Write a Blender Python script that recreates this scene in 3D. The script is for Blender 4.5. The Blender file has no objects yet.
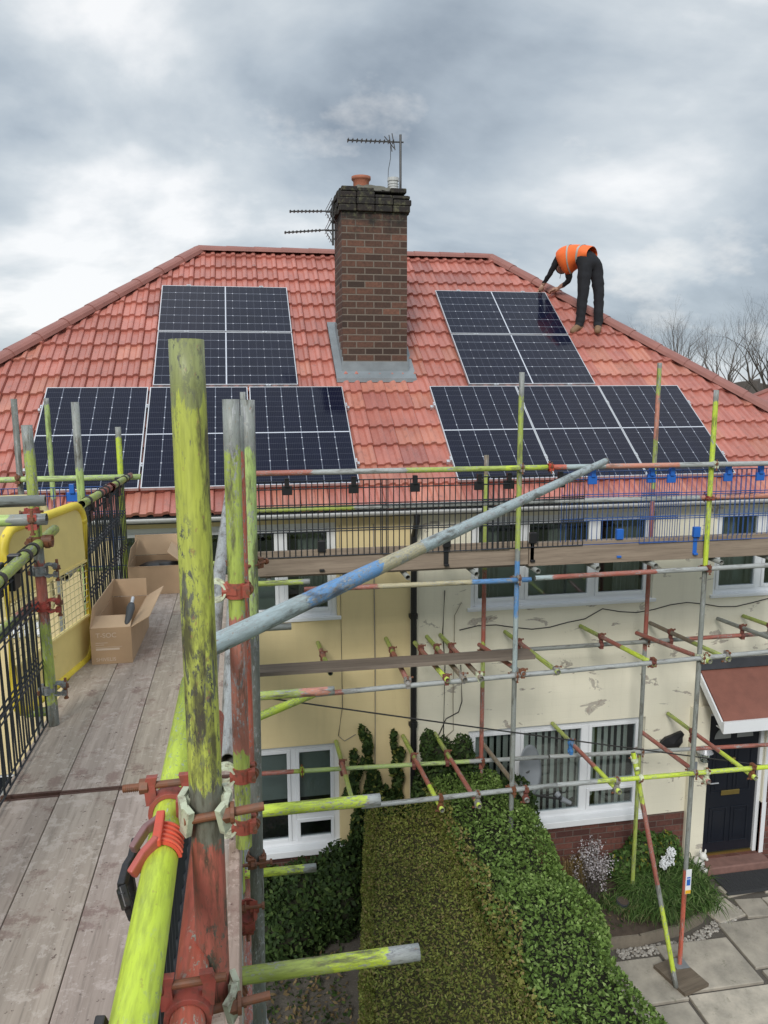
import bpy, bmesh, math, random
import numpy as np
from mathutils import Vector, Matrix, Quaternion
PI = math.pi
R_ = math.radians
random.seed(7)
RNG = np.random.default_rng(7)
scn = bpy.context.scene
COL = scn.collection

# ------------------------------------------------------------------ camera
FPX, PITCH, YAW, ROLL, CZ = 777.3, .1604, .1802, .0034, 6.2
_cp, _sp, _cy, _sy = math.cos(PITCH), math.sin(PITCH), math.cos(YAW), math.sin(YAW)
FW = Vector((_sy*_cp, _cy*_cp, -_sp)); RT0 = Vector((_cy, -_sy, 0)); DN0 = FW.cross(RT0)
_c, _s = math.cos(ROLL), math.sin(ROLL)
RT = _c*RT0 + _s*DN0; DN = -_s*RT0 + _c*DN0
camd = bpy.data.cameras.new('camera'); cam = bpy.data.objects.new('camera', camd); COL.objects.link(cam)
m = Matrix((RT, -DN, -FW)).transposed().to_4x4(); m.translation = Vector((0, 0, CZ))
cam.matrix_world = m
camd.sensor_fit = 'VERTICAL'; camd.sensor_height = 36; camd.lens = 36*FPX/1024
camd.clip_start = .02; camd.clip_end = 4000
scn.camera = cam

# ------------------------------------------------------------------ world, sun
SUN_EL, SUN_AZ = R_(36), R_(-22)
world = bpy.data.worlds.new('World'); scn.world = world; world.use_nodes = True
wt = world.node_tree; wt.nodes.clear()
def wn(t, **k):
    n = wt.nodes.new(t)
    for a, b in k.items(): setattr(n, a, b)
    return n
sky = wn('ShaderNodeTexSky', sky_type='NISHITA', sun_disc=False)
sky.sun_elevation = SUN_EL; sky.sun_rotation = R_(180)
geo = wn('ShaderNodeTexCoord')
sep = wn('ShaderNodeSeparateXYZ'); wt.links.new(geo.outputs['Generated'], sep.inputs[0])
zz = wn('ShaderNodeMath', operation='ADD'); zz.inputs[1].default_value = .42; wt.links.new(sep.outputs['Z'], zz.inputs[0])
zm = wn('ShaderNodeMath', operation='MAXIMUM'); zm.inputs[1].default_value = .12; wt.links.new(zz.outputs[0], zm.inputs[0])
dx = wn('ShaderNodeMath', operation='DIVIDE'); wt.links.new(sep.outputs['X'], dx.inputs[0]); wt.links.new(zm.outputs[0], dx.inputs[1])
dy = wn('ShaderNodeMath', operation='DIVIDE'); wt.links.new(sep.outputs['Y'], dy.inputs[0]); wt.links.new(zm.outputs[0], dy.inputs[1])
cmb = wn('ShaderNodeCombineXYZ'); wt.links.new(dx.outputs[0], cmb.inputs[0]); wt.links.new(dy.outputs[0], cmb.inputs[1])
SKY_SHIFT = (3.3, 1.2, 0)
mp = wn('ShaderNodeMapping'); mp.inputs['Location'].default_value = SKY_SHIFT; mp.inputs['Scale'].default_value = (1.15, 1.5, 1)
wt.links.new(cmb.outputs[0], mp.inputs[0])
n1 = wn('ShaderNodeTexNoise'); n1.inputs['Scale'].default_value = 1.15; n1.inputs['Detail'].default_value = 7; n1.inputs['Roughness'].default_value = .52
n1.inputs['Distortion'].default_value = .25
wt.links.new(mp.outputs[0], n1.inputs['Vector'])
n2 = wn('ShaderNodeTexNoise'); n2.inputs['Scale'].default_value = 3.2; n2.inputs['Detail'].default_value = 6; n2.inputs['Roughness'].default_value = .6
mp2 = wn('ShaderNodeMapping'); mp2.inputs['Location'].default_value = (7.1, 2.2, 4); wt.links.new(cmb.outputs[0], mp2.inputs[0]); wt.links.new(mp2.outputs[0], n2.inputs['Vector'])
cr = wn('ShaderNodeValToRGB')
els = cr.color_ramp.elements
els[0].position = .37; els[0].color = (.245, .295, .355, 1)
els[1].position = .64; els[1].color = (.86, .87, .88, 1)
e = els.new(.47); e.color = (.41, .47, .53, 1)
e = els.new(.56); e.color = (.58, .63, .67, 1)
wt.links.new(n1.outputs['Fac'], cr.inputs[0])
cr2 = wn('ShaderNodeValToRGB'); cr2.color_ramp.elements[0].position = .58; cr2.color_ramp.elements[0].color = (0, 0, 0, 1)
cr2.color_ramp.elements[1].position = .74; cr2.color_ramp.elements[1].color = (.5, .5, .5, 1)
wt.links.new(n2.outputs['Fac'], cr2.inputs[0])
mx = wn('ShaderNodeMixRGB'); mx.inputs[2].default_value = (.93, .91, .88, 1)
wt.links.new(cr2.outputs[0], mx.inputs[0]); wt.links.new(cr.outputs[0], mx.inputs[1])
# overcast sky grows brighter towards the zenith
zb = wn('ShaderNodeMapRange'); zb.inputs['From Min'].default_value = .45; zb.inputs['From Max'].default_value = 1.0
zb.inputs['To Min'].default_value = 1.0; zb.inputs['To Max'].default_value = 1.9; wt.links.new(sep.outputs['Z'], zb.inputs['Value'])
bg1 = wn('ShaderNodeBackground'); wt.links.new(mx.outputs[0], bg1.inputs[0]); wt.links.new(zb.outputs[0], bg1.inputs[1])
bg2 = wn('ShaderNodeBackground'); bg2.inputs[1].default_value = .05; wt.links.new(sky.outputs[0], bg2.inputs[0])
ms = wn('ShaderNodeMixShader'); ms.inputs[0].default_value = .12
wt.links.new(bg1.outputs[0], ms.inputs[1]); wt.links.new(bg2.outputs[0], ms.inputs[2])
wo = wn('ShaderNodeOutputWorld'); wt.links.new(ms.outputs[0], wo.inputs[0])
sund = bpy.data.lights.new('sun', 'SUN'); sund.energy = 1.75; sund.angle = R_(16); sund.color = (1, .965, .92)
sun = bpy.data.objects.new('sun', sund); COL.objects.link(sun)
sun.rotation_euler = Vector((math.sin(SUN_AZ)*math.cos(SUN_EL), -math.cos(SUN_AZ)*math.cos(SUN_EL), math.sin(SUN_EL))).to_track_quat('Z', 'Y').to_euler()
sun.location = (0, 0, 30)
vs = scn.view_settings; vs.view_transform = 'Standard'; vs.look = 'None'; vs.gamma = 1; vs.use_curve_mapping = False
vs.exposure = .28
scn.cycles.max_bounces = 8; scn.cycles.transparent_max_bounces = 24

# ------------------------------------------------------------------ material helper
class NT:
    def __init__(s, name):
        s.m = bpy.data.materials.new(name); s.m.use_nodes = True; s.t = s.m.node_tree
        s.b = s.t.nodes['Principled BSDF']; s.out = s.t.nodes['Material Output']; s._tc = None
    def n(s, typ, ins=None, **k):
        n = s.t.nodes.new(typ)
        for a, b in k.items(): setattr(n, a, b)
        for a, b in (ins or {}).items(): s.set(n.inputs[a], b)
        return n
    def set(s, inp, v):
        if isinstance(v, bpy.types.NodeSocket): s.t.links.new(v, inp)
        elif isinstance(v, (tuple, list)) and inp.type == 'RGBA': inp.default_value = tuple(v)+((1,) if len(v) == 3 else ())
        else: inp.default_value = v
    def coord(s, kind='Object', scale=(1, 1, 1), loc=(0, 0, 0), rot=(0, 0, 0)):
        tc = s.n('ShaderNodeTexCoord')
        return s.n('ShaderNodeMapping', {'Vector': tc.outputs[kind], 'Scale': scale, 'Location': loc, 'Rotation': rot}).outputs[0]
    def noise(s, scale, vec=None, detail=4, rough=.55, dist=0):
        i = {'Scale': scale, 'Detail': detail, 'Roughness': rough, 'Distortion': dist}
        if vec is None: vec = s.coord()
        i['Vector'] = vec
        return s.n('ShaderNodeTexNoise', i).outputs['Fac']
    def ramp(s, fac, stops, interp='LINEAR'):
        n = s.n('ShaderNodeValToRGB', {'Fac': fac}); n.color_ramp.interpolation = interp
        el = n.color_ramp.elements
        while len(el) < len(stops): el.new(.5)
        for e, (p, c) in zip(el, stops):
            e.position = p; e.color = (c, c, c, 1) if not isinstance(c, (tuple, list)) else tuple(c)+((1,) if len(c) == 3 else ())
        return n.outputs[0]
    def mix(s, fac, a, b, mode='MIX'):
        return s.n('ShaderNodeMixRGB', {0: fac, 1: a, 2: b}, blend_type=mode).outputs[0]
    def math(s, op, a, b=None, c=None):
        i = {0: a}
        if b is not None: i[1] = b
        if c is not None: i[2] = c
        return s.n('ShaderNodeMath', i, operation=op).outputs[0]
    def attr(s, name): return s.n('ShaderNodeAttribute', attribute_name=name).outputs['Color']
    def bump(s, h, strength=.3, dist=.01):
        b = s.n('ShaderNodeBump', {'Height': h, 'Strength': strength, 'Distance': dist}); s.set(s.b.inputs['Normal'], b.outputs[0])
    def fin(s, color=None, rough=.6, metal=0., spec=None):
        if color is not None: s.set(s.b.inputs['Base Color'], color)
        s.set(s.b.inputs['Roughness'], rough); s.set(s.b.inputs['Metallic'], metal)
        if spec is not None: s.b.inputs['Specular IOR Level'].default_value = spec
        return s.m
M = {}
def simple(name, col, rough=.6, metal=0., var=.15, scale=8, bump=0.):
    t = NT(name); n = t.noise(scale, detail=5)
    c = t.mix(n, tuple(x*(1-var) for x in col), tuple(min(1, x*(1+var)) for x in col))
    if bump: t.bump(t.noise(scale*6, detail=4), bump, .005)
    M[name] = t.fin(c, rough, metal); return M[name]

# painted scaffold tube : paint colour is the "pc" attribute, worn through to zinc and grime along the tube
def tube_mat(name, amount, grime, metalcol=(.33, .34, .34), flake=1.):
    """amount = share of the paint lost (0..1), grime = strength of dark dirt"""
    t = NT(name); pa = t.attr('pc'); pb = t.attr('pc2'); w = t.n('ShaderNodeAttribute', attribute_name='bl').outputs['Fac']
    v = t.coord('Object', (34*flake, 34*flake, 9*flake)); v2 = t.coord('Object', (8, 8, 3), (3, 5, 1)); v3 = t.coord('Object', (150, 150, 16), (1, 2, 3)); v4 = t.coord('Object', (70, 70, 30), (4, 2, 7))
    a = t.noise(1, v, 9, .72, .5); b = t.noise(1, v2, 5, .6, .4); d = t.noise(1, v3, 4, .6); e = t.noise(1, v4, 6, .7)
    edge = t.math('MULTIPLY_ADD', t.math('SUBTRACT', a, .5), 2.6, w); pc = t.mix(t.ramp(edge, [(.47, 0), (.53, 1)]), pa, pb)
    val = t.math('ADD', t.math('MULTIPLY', a, .55), t.math('ADD', t.math('MULTIPLY', b, .30), t.math('MULTIPLY', e, .15)))
    lo = .66-amount*.20; wear = t.ramp(val, [(lo, 0), (lo+.025, 1)])
    chip = t.ramp(t.noise(1, t.coord('Object', (120, 120, 48), (6, 1, 2)), 6, .75), [(.60-amount*.09, 0), (.615-amount*.09, 1)]); chip = t.math('MULTIPLY', chip, t.ramp(b, [(.42, 0), (.56, 1)])); wear = t.math('MAXIMUM', wear, chip)
    fade = t.mix(t.math('MULTIPLY', b, .5), pc, t.mix(.45, pc, (.70, .72, .55)))
    pcv = t.mix(t.ramp(d, [(.42, 0.), (.66, .45)]), fade, t.mix(.75, pc, (.09, .085, .05)))
    mc = t.mix(t.ramp(d, [(.35, 0), (.65, 1)]), tuple(x*.5 for x in metalcol), tuple(x*1.3 for x in metalcol))
    col = t.mix(wear, pcv, mc)
    gr = t.ramp(t.noise(1, t.coord('Object', (26, 26, 5), (9, 2, 7)), 8, .7), [(.52, 0), (.62, grime)]); col = t.mix(gr, col, (.065, .055, .038))
    sp = t.ramp(t.noise(1, t.coord('Object', (90, 90, 60), (5, 5, 5)), 4, .6), [(.64, 0), (.68, .6*min(1, grime+.3))]); col = t.mix(sp, col, (.30, .16, .09))
    t.bump(t.math('ADD', t.math('MULTIPLY', wear, -.6), t.math('MULTIPLY', d, .4)), .35, .0015)
    M[name] = t.fin(col, t.ramp(wear, [(0, .45), (1, .55)]), 0)
tube_mat('tube', .58, .75)
tube_mat('tube_fresh', .36, .22, (.42, .50, .42))
tube_mat('tube_worn', .62, .9, (.13, .135, .105), 1.)
tube_mat('tube_far', .52, .6)
LIME = (.57, .73, .015); LIMED = (.36, .46, .05); PALE = (.42, .58, .16); RED = (.56, .07, .035); REDD = (.36, .06, .045); CRD = (.19, .06, .048); SALM = (.58, .20, .14)
GALV = (.36, .38, .39); GREY = (.22, .24, .24); DGREY = (.10, .11, .11); BLUE = (.05, .24, .58); BEIGE = (.46, .40, .24); PBLUE = (.36, .45, .48)
CREAMC = (.62, .66, .48); RUST = (.20, .075, .035); BROWN = (.18, .12, .08)
simple('band_rust', (.085, .042, .03), .85, 0, .5, 60)
simple('rust', (.19, .075, .04), .8, 0, .5, 60, .4)
def pcmat(name, rough=.5, grime=.4, sc=40):
    t = NT(name); pc = t.attr('pc'); n = t.noise(sc, detail=6, rough=.65)
    M[name] = t.fin(t.mix(t.ramp(n, [(.48, 0), (.66, grime)]), pc, (.13, .075, .05)), rough)
    t.bump(n, .3, .002)
pcmat('coupler', .55, .75, 45)
pcmat('plastic', .45, .15, 60)
pcmat('foliage_dummy', .8, 0, 5)

# roof tile : "pc" per tile tint
t = NT('roof_tile'); pc = t.attr('pc')
n = t.noise(2.2, detail=6, rough=.65); n3 = t.noise(38, detail=4, rough=.6)
c = t.mix(t.ramp(n, [(.40, 0), (.72, .5)]), pc, (.25, .085, .075))
c = t.mix(t.ramp(n3, [(.5, 0), (.75, .28)]), c, (.52, .25, .20))
c = t.mix(t.ramp(t.noise(9, detail=7, rough=.7), [(.57, 0), (.70, .5)]), c, (.14, .09, .08))
c = t.mix(t.ramp(t.noise(55, detail=5, rough=.75), [(.62, 0), (.66, .55)]), c, (.34, .31, .24))
t.bump(n3, .25, .004); M['roof_tile'] = t.fin(c, .36)
# ridge tile
t = NT('ridge_tile'); n = t.noise(5, detail=6)
t.bump(t.noise(50), .3, .004)
M['ridge_tile'] = t.fin(t.mix(n, (.21, .085, .07), (.36, .15, .12)), .55)

def brick_mat(name, c1, c2, mortar, bw=.225, bh=.0825, ms=.012, soot=None, rough=.85):
    t = NT(name)
    tc = t.n('ShaderNodeTexCoord'); sp = t.n('ShaderNodeSeparateXYZ', {0: tc.outputs['Object']})
    u = t.math('ADD', sp.outputs['X'], sp.outputs['Y'])
    v = t.n('ShaderNodeCombineXYZ', {0: u, 1: sp.outputs['Z'], 2: 0.}).outputs[0]
    b = t.n('ShaderNodeTexBrick', {'Vector': v, 'Scale': 1., 'Color1': (0, 0, 0), 'Color2': (1, 1, 1), 'Mortar': (.5, .5, .5), 'Mortar Size': ms*.55, 'Mortar Smooth': .3, 'Bias': 0., 'Brick Width': bw, 'Row Height': bh})
    n = t.noise(28, detail=6, rough=.65)
    bc = t.ramp(b.outputs['Color'], [(0, c1), (.35, c2), (.6, tuple(x*.7 for x in c1)), (1, tuple(x*1.3 for x in c2))])
    bc = t.mix(t.ramp(n, [(.35, 0), (.75, .7)]), bc, tuple(x*.45 for x in c1))
    mo = t.mix(n, tuple(x*.6 for x in mortar), mortar)
    col = t.mix(b.outputs['Fac'], bc, mo)
    if soot:
        z = sp.outputs['Z']
        s = t.ramp(t.math('ADD', t.math('MULTIPLY_ADD', z, 1.1, -8.26*1.1), t.math('MULTIPLY', t.noise(7, detail=6), .8)), [(.18, 0), (.5, .93)])
        moss = t.mix(t.ramp(t.noise(16, detail=6, rough=.7), [(.5, 0), (.66, 1)]), (.016, .015, .014), (.10, .10, .055))
        col = t.mix(s, col, moss)
    h = t.math('SUBTRACT', t.math('MULTIPLY', n, .35), b.outputs['Fac'])
    t.bump(h, .7, .008)
    M[name] = t.fin(col, rough)
brick_mat('chimney_brick', (.065, .040, .030), (.17, .075, .048), (.22, .18, .145), ms=.016, soot=True)
brick_mat('red_brick', (.11, .042, .034), (.165, .065, .048), (.17, .125, .105))

def wall_mat(name, base, base2, peel=.66):
    t = NT(name)
    tc = t.n('ShaderNodeTexCoord'); sp = t.n('ShaderNodeSeparateXYZ', {0: tc.outputs['Object']})
    v = t.n('ShaderNodeCombineXYZ', {0: t.math('ADD', sp.outputs['X'], sp.outputs['Y']), 1: sp.outputs['Z'], 2: 0.}).outputs[0]
    b = t.n('ShaderNodeTexBrick', {'Vector': v, 'Scale': 1., 'Mortar Size': .006, 'Mortar Smooth': .8, 'Brick Width': .225, 'Row Height': .0825, 'Color1': (0, 0, 0), 'Color2': (1, 1, 1), 'Mortar': (.5, .5, .5)})
    n = t.noise(1.6, detail=6, rough=.6); n2 = t.noise(34, detail=5)
    col = t.mix(n, base, base2)
    col = t.mix(t.ramp(t.noise(1, t.coord('Object', (6, 6, .7)), 6, .6), [(.52, 0), (.78, .24)]), col, tuple(x*.7 for x in base2))
    col = t.mix(t.math('MULTIPLY', b.outputs['Fac'], .05), col, tuple(x*.72 for x in base))
    vz = t.coord('Object', (2.2, 2.2, 4.5), (3.1, 0, 1.7))
    pn = t.noise(1, vz, 9, .62, .5)
    pe = t.ramp(pn, [(peel, 0), (peel+.012, 1)])
    pcs = t.ramp(t.noise(20, detail=5), [(.35, (.36, .30, .25)), (.55, (.50, .47, .40)), (.7, (.24, .15, .12))])
    edge = t.ramp(pn, [(peel-.012, 0), (peel, .6), (peel+.012, 0)])
    col = t.mix(pe, col, pcs); col = t.mix(edge, col, (.22, .19, .16))
    fine = t.ramp(t.noise(1, t.coord('Object', (26, 26, 42)), 6, .7), [(.69, 0), (.72, .7)])
    col = t.mix(fine, col, (.30, .25, .2))
    h = t.math('ADD', t.math('MULTIPLY', n2, .25), t.math('MULTIPLY', b.outputs['Fac'], -.25))
    h = t.math('ADD', h, t.math('MULTIPLY', pe, -.8))
    t.bump(h, .35, .006)
    M[name] = t.fin(col, .75)
wall_mat('wall_cream', (.82, .78, .63), (.75, .71, .57), .615)
wall_mat('wall_yellow', (.80, .66, .37), (.72, .58, .31), .76)

# weathered scaffold boards
def wood_mat(name, c1, c2, axis='y', dust=True):
    t = NT(name); sc = {'x': (1.2, 24, 24), 'y': (24, 1.2, 24)}[axis]
    g = t.noise(1, t.coord('Object', sc), 8, .65, .6); g2 = t.noise(1, t.coord('Object', tuple(x*4 for x in sc)), 4, .6)
    col = t.mix(t.ramp(g, [(.3, 0), (.7, 1)]), c1, c2)
    col = t.mix(t.ramp(g2, [(.52, 0), (.75, .5)]), col, tuple(x*.45 for x in c1))
    if dust:
        s = t.noise(3.2, detail=8, rough=.7)
        col = t.mix(t.ramp(s, [(.56, 0), (.70, .55)]), col, (.22, .12, .10))
        s2 = t.noise(16, t.coord(loc=(3, 3, 3)), detail=5, rough=.75)
        col = t.mix(t.ramp(s2, [(.55, 0), (.61, .6)]), col, (.56, .485, .425))
        s4 = t.noise(1, t.coord('Object', (30, 17, 20), (2, 2, 5)), 6, .75); col = t.mix(t.ramp(s4, [(.58, 0), (.63, .45)]), col, (.60, .53, .47))
        s5 = t.noise(5, t.coord(loc=(1, 9, 3)), detail=9, rough=.75); col = t.mix(t.ramp(s5, [(.57, 0), (.62, .6)]), col, (.20, .12, .10))
        s3 = t.noise(42, t.coord(loc=(8, 1, 3)), detail=3, rough=.7)
        col = t.mix(t.ramp(s3, [(.66, 0), (.70, .8)]), col, (.10, .06, .05))
    at = t.attr('pc'); col = t.mix(1., col, at, 'MULTIPLY')
    t.bump(t.mix(.5, g, g2), .4, .004)
    M[name] = t.fin(col, .8)
wood_mat('deck_wood', (.325, .27, .222), (.48, .405, .34), 'y')
wood_mat('plank_wood', (.17, .135, .105), (.29, .24, .19), 'x', False)
wood_mat('sheet_wood', (.33, .27, .22), (.42, .36, .31), 'y', True)

simple('alu', (.62, .63, .65), .35, .6, .1)
simple('lead', (.24, .265, .28), .5, .25, .35, 6, .2)
simple('white_upvc', (.76, .78, .80), .35, 0, .05, 3)
simple('white_paint', (.70, .69, .65), .5, 0, .15, 10)
simple('gutter_white', (.50, .51, .50), .45, 0, .25, 3)
simple('black_plastic', (.012, .012, .014), .4, 0, .2)
simple('black_door', (.010, .013, .020), .28, 0, .2)
simple('brass', (.55, .42, .14), .3, .9, .15)
simple('black_wire', (.022, .026, .032), .45, 0, .3)
simple('blue_wire', (.03, .085, .27), .45, 0, .25)
simple('blue_plastic', (.02, .13, .50), .4, 0, .2)
simple('gate_plate', (.86, .68, .26), .5, 0, .2, 7)
simple('gate_yellow', (.90, .66, .07), .45, 0, .22, 7)
simple('gate_cream', (.58, .50, .26), .5, 0, .2, 7)
simple('cardboard', (.43, .29, .175), .85, 0, .14, 9)
simple('cardboard_in', (.54, .38, .24), .85, 0, .1, 9)
simple('ink_pale', (.62, .50, .40), .8, 0, .1)
simple('terracotta', (.36, .13, .075), .7, 0, .3, 12, .3)
simple('step_paint', (.21, .115, .095), .75, 0, .35, 14, .3)
simple('concrete', (.30, .28, .25), .9, 0, .3, 9, .4)
simple('flaunch', (.13, .125, .10), .95, 0, .6, 14, .8)
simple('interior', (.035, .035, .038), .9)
simple('blind', (.82, .83, .78), .8, 0, .12)
simple('curtain', (.34, .35, .34), .9, 0, .3, 3)
simple('roller', (.30, .34, .33), .9, 0, .1)
simple('dish', (.23, .25, .27), .5, 0, .1, 5)
simple('antenna', (.10, .10, .10), .45, .6, .3)
simple('cable', (.025, .024, .023), .6)
simple('cable_pale', (.35, .31, .24), .6)
simple('felt', (.05, .055, .065), .7, 0, .3, 10)
simple('canopy_roof', (.22, .085, .06), .7, 0, .25, 9, .3)
simple('black_cloth', (.009, .009, .011), .85, 0, .4, 20, .3)
simple('jeans', (.013, .014, .018), .9, 0, .4, 24, .3)
simple('skin', (.42, .24, .17), .55, 0, .08)
simple('hair', (.03, .02, .015), .8)
simple('boots', (.22, .13, .07), .75, 0, .25, 20)
t = NT('hi_vis'); n = t.noise(12)
M['hi_vis'] = t.fin(t.mix(n, (.85, .13, .02), (.98, .21, .045)), .6)
simple('reflective', (.45, .46, .42), .35, .3)
simple('tool_grey', (.06, .065, .07), .45); simple('tool_yellow', (.75, .42, .02), .4)
simple('soil', (.075, .055, .04), .95, 0, .5, 12, .8)
simple('timber_edge', (.20, .17, .13), .85, 0, .3, 20, .3)
simple('bark', (.085, .072, .062), .95, 0, .4, 20)
simple('bark_far', (.105, .09, .08), .95, 0, .2, 2)
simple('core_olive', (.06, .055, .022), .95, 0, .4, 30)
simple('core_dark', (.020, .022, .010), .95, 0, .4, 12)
simple('mat_mesh', (.04, .042, .045), .7, 0, .3, 40)
t = NT('grass_ground'); n = t.noise(.8, detail=8, rough=.7)
M['grass_ground'] = t.fin(t.mix(n, (.05, .075, .025), (.10, .10, .045)), .95)
t = NT('yard'); n = t.noise(5, detail=8, rough=.7)
c = t.mix(n, (.06, .052, .045), (.14, .125, .105)); c = t.mix(t.ramp(t.noise(45, detail=4, rough=.8), [(.6, 0), (.7, .8)]), c, (.33, .30, .26)); t.bump(t.noise(40), .6, .01)
M['yard'] = t.fin(c, .95)
t = NT('paving'); pc = t.attr('pc'); n = t.noise(3.5, detail=8, rough=.65); n2 = t.noise(60, detail=4)
c = t.mix(t.ramp(n, [(.35, 0), (.75, .75)]), pc, (.15, .14, .12)); c = t.mix(t.ramp(n2, [(.55, 0), (.7, .35)]), c, (.36, .34, .30)); t.bump(n2, .3, .004)
c = t.mix(t.ramp(t.noise(9, detail=8, rough=.8), [(.58, 0), (.66, .5)]), c, (.11, .12, .07))
M['paving'] = t.fin(c, .85)
t = NT('leaf'); pc = t.attr('pc')
nz = t.noise(1.7, detail=4)
t.b.inputs['Base Color'].default_value = (0, 0, 0, 1)
tr = t.n('ShaderNodeBsdfTranslucent', {'Color': t.mix(.3, pc, (.2, .3, .03))}); df = t.n('ShaderNodeMixShader', {0: .22, 1: t.b.outputs[0], 2: tr.outputs[0]})
t.fin(pc, .7, 0, .25); t.t.links.new(df.outputs[0], t.out.inputs[0]); M['leaf'] = t.m
t = NT('twig_leaf'); M['twig_leaf'] = t.fin(t.attr('pc'), .85)
# window glass : see-through with reflection
t = NT('glass'); gl = t.n('ShaderNodeBsdfGlossy', {'Roughness': .03, 'Color': (.9, .95, 1)}); tr = t.n('ShaderNodeBsdfTransparent', {'Color': (.86, .90, .89)})
fr = t.n('ShaderNodeFresnel', {'IOR': 1.5}); mxs = t.n('ShaderNodeMixShader', {0: t.math('ADD', fr.outputs[0], .03), 1: tr.outputs[0], 2: gl.outputs[0]})
t.t.links.new(mxs.outputs[0], t.out.inputs[0]); M['glass'] = t.m
# photovoltaic glass : UV 0..1 across the panel
t = NT('pv_glass'); tc = t.n('ShaderNodeTexCoord'); sp = t.n('ShaderNodeSeparateXYZ', {0: tc.outputs['UV']})
U, V = sp.outputs['X'], sp.outputs['Y']
def line(coord, count, halfw, off=0.):
    f = t.math('FRACT', t.math('MULTIPLY_ADD', coord, count, off)); d = t.math('MINIMUM', f, t.math('SUBTRACT', 1., f))
    return t.math('LESS_THAN', d, halfw), d
cl, cd = line(U, 6, .011)
rl, rd = line(V, 18, .011)
bb, bd = line(U, 54, .05, .5)
mid = t.math('LESS_THAN', t.math('ABSOLUTE', t.math('SUBTRACT', V, .5)), .0046)
# diamonds where cell corners meet, every second row
r2, r2d = line(V, 9, .5)
dia = t.math('LESS_THAN', t.math('ADD', t.math('MULTIPLY', cd, .189), t.math('MULTIPLY', r2d, .19)), .0095)
edge = t.math('MAXIMUM', t.math('GREATER_THAN', t.math('ABSOLUTE', t.math('SUBTRACT', U, .5)), .490), t.math('GREATER_THAN', t.math('ABSOLUTE', t.math('SUBTRACT', V, .5)), .4935))
cellc = t.mix(t.noise(3, detail=2), (.0035, .0045, .014), (.007, .009, .026))
col = t.mix(t.math('MULTIPLY', bb, .16), cellc, (.20, .21, .24))
col = t.mix(t.math('MULTIPLY', rl, .28), col, (.38, .40, .48))
col = t.mix(cl, col, (.30, .33, .40)); col = t.mix(dia, col, (.62, .64, .70)); col = t.mix(t.math('MAXIMUM', mid, 0.), col, (.55, .58, .64)); col = t.mix(edge, col, (.02, .02, .03))
M['pv_glass'] = t.fin(col, .08, 0, .17)
t.b.inputs['Coat Weight'].default_value = .0

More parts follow.
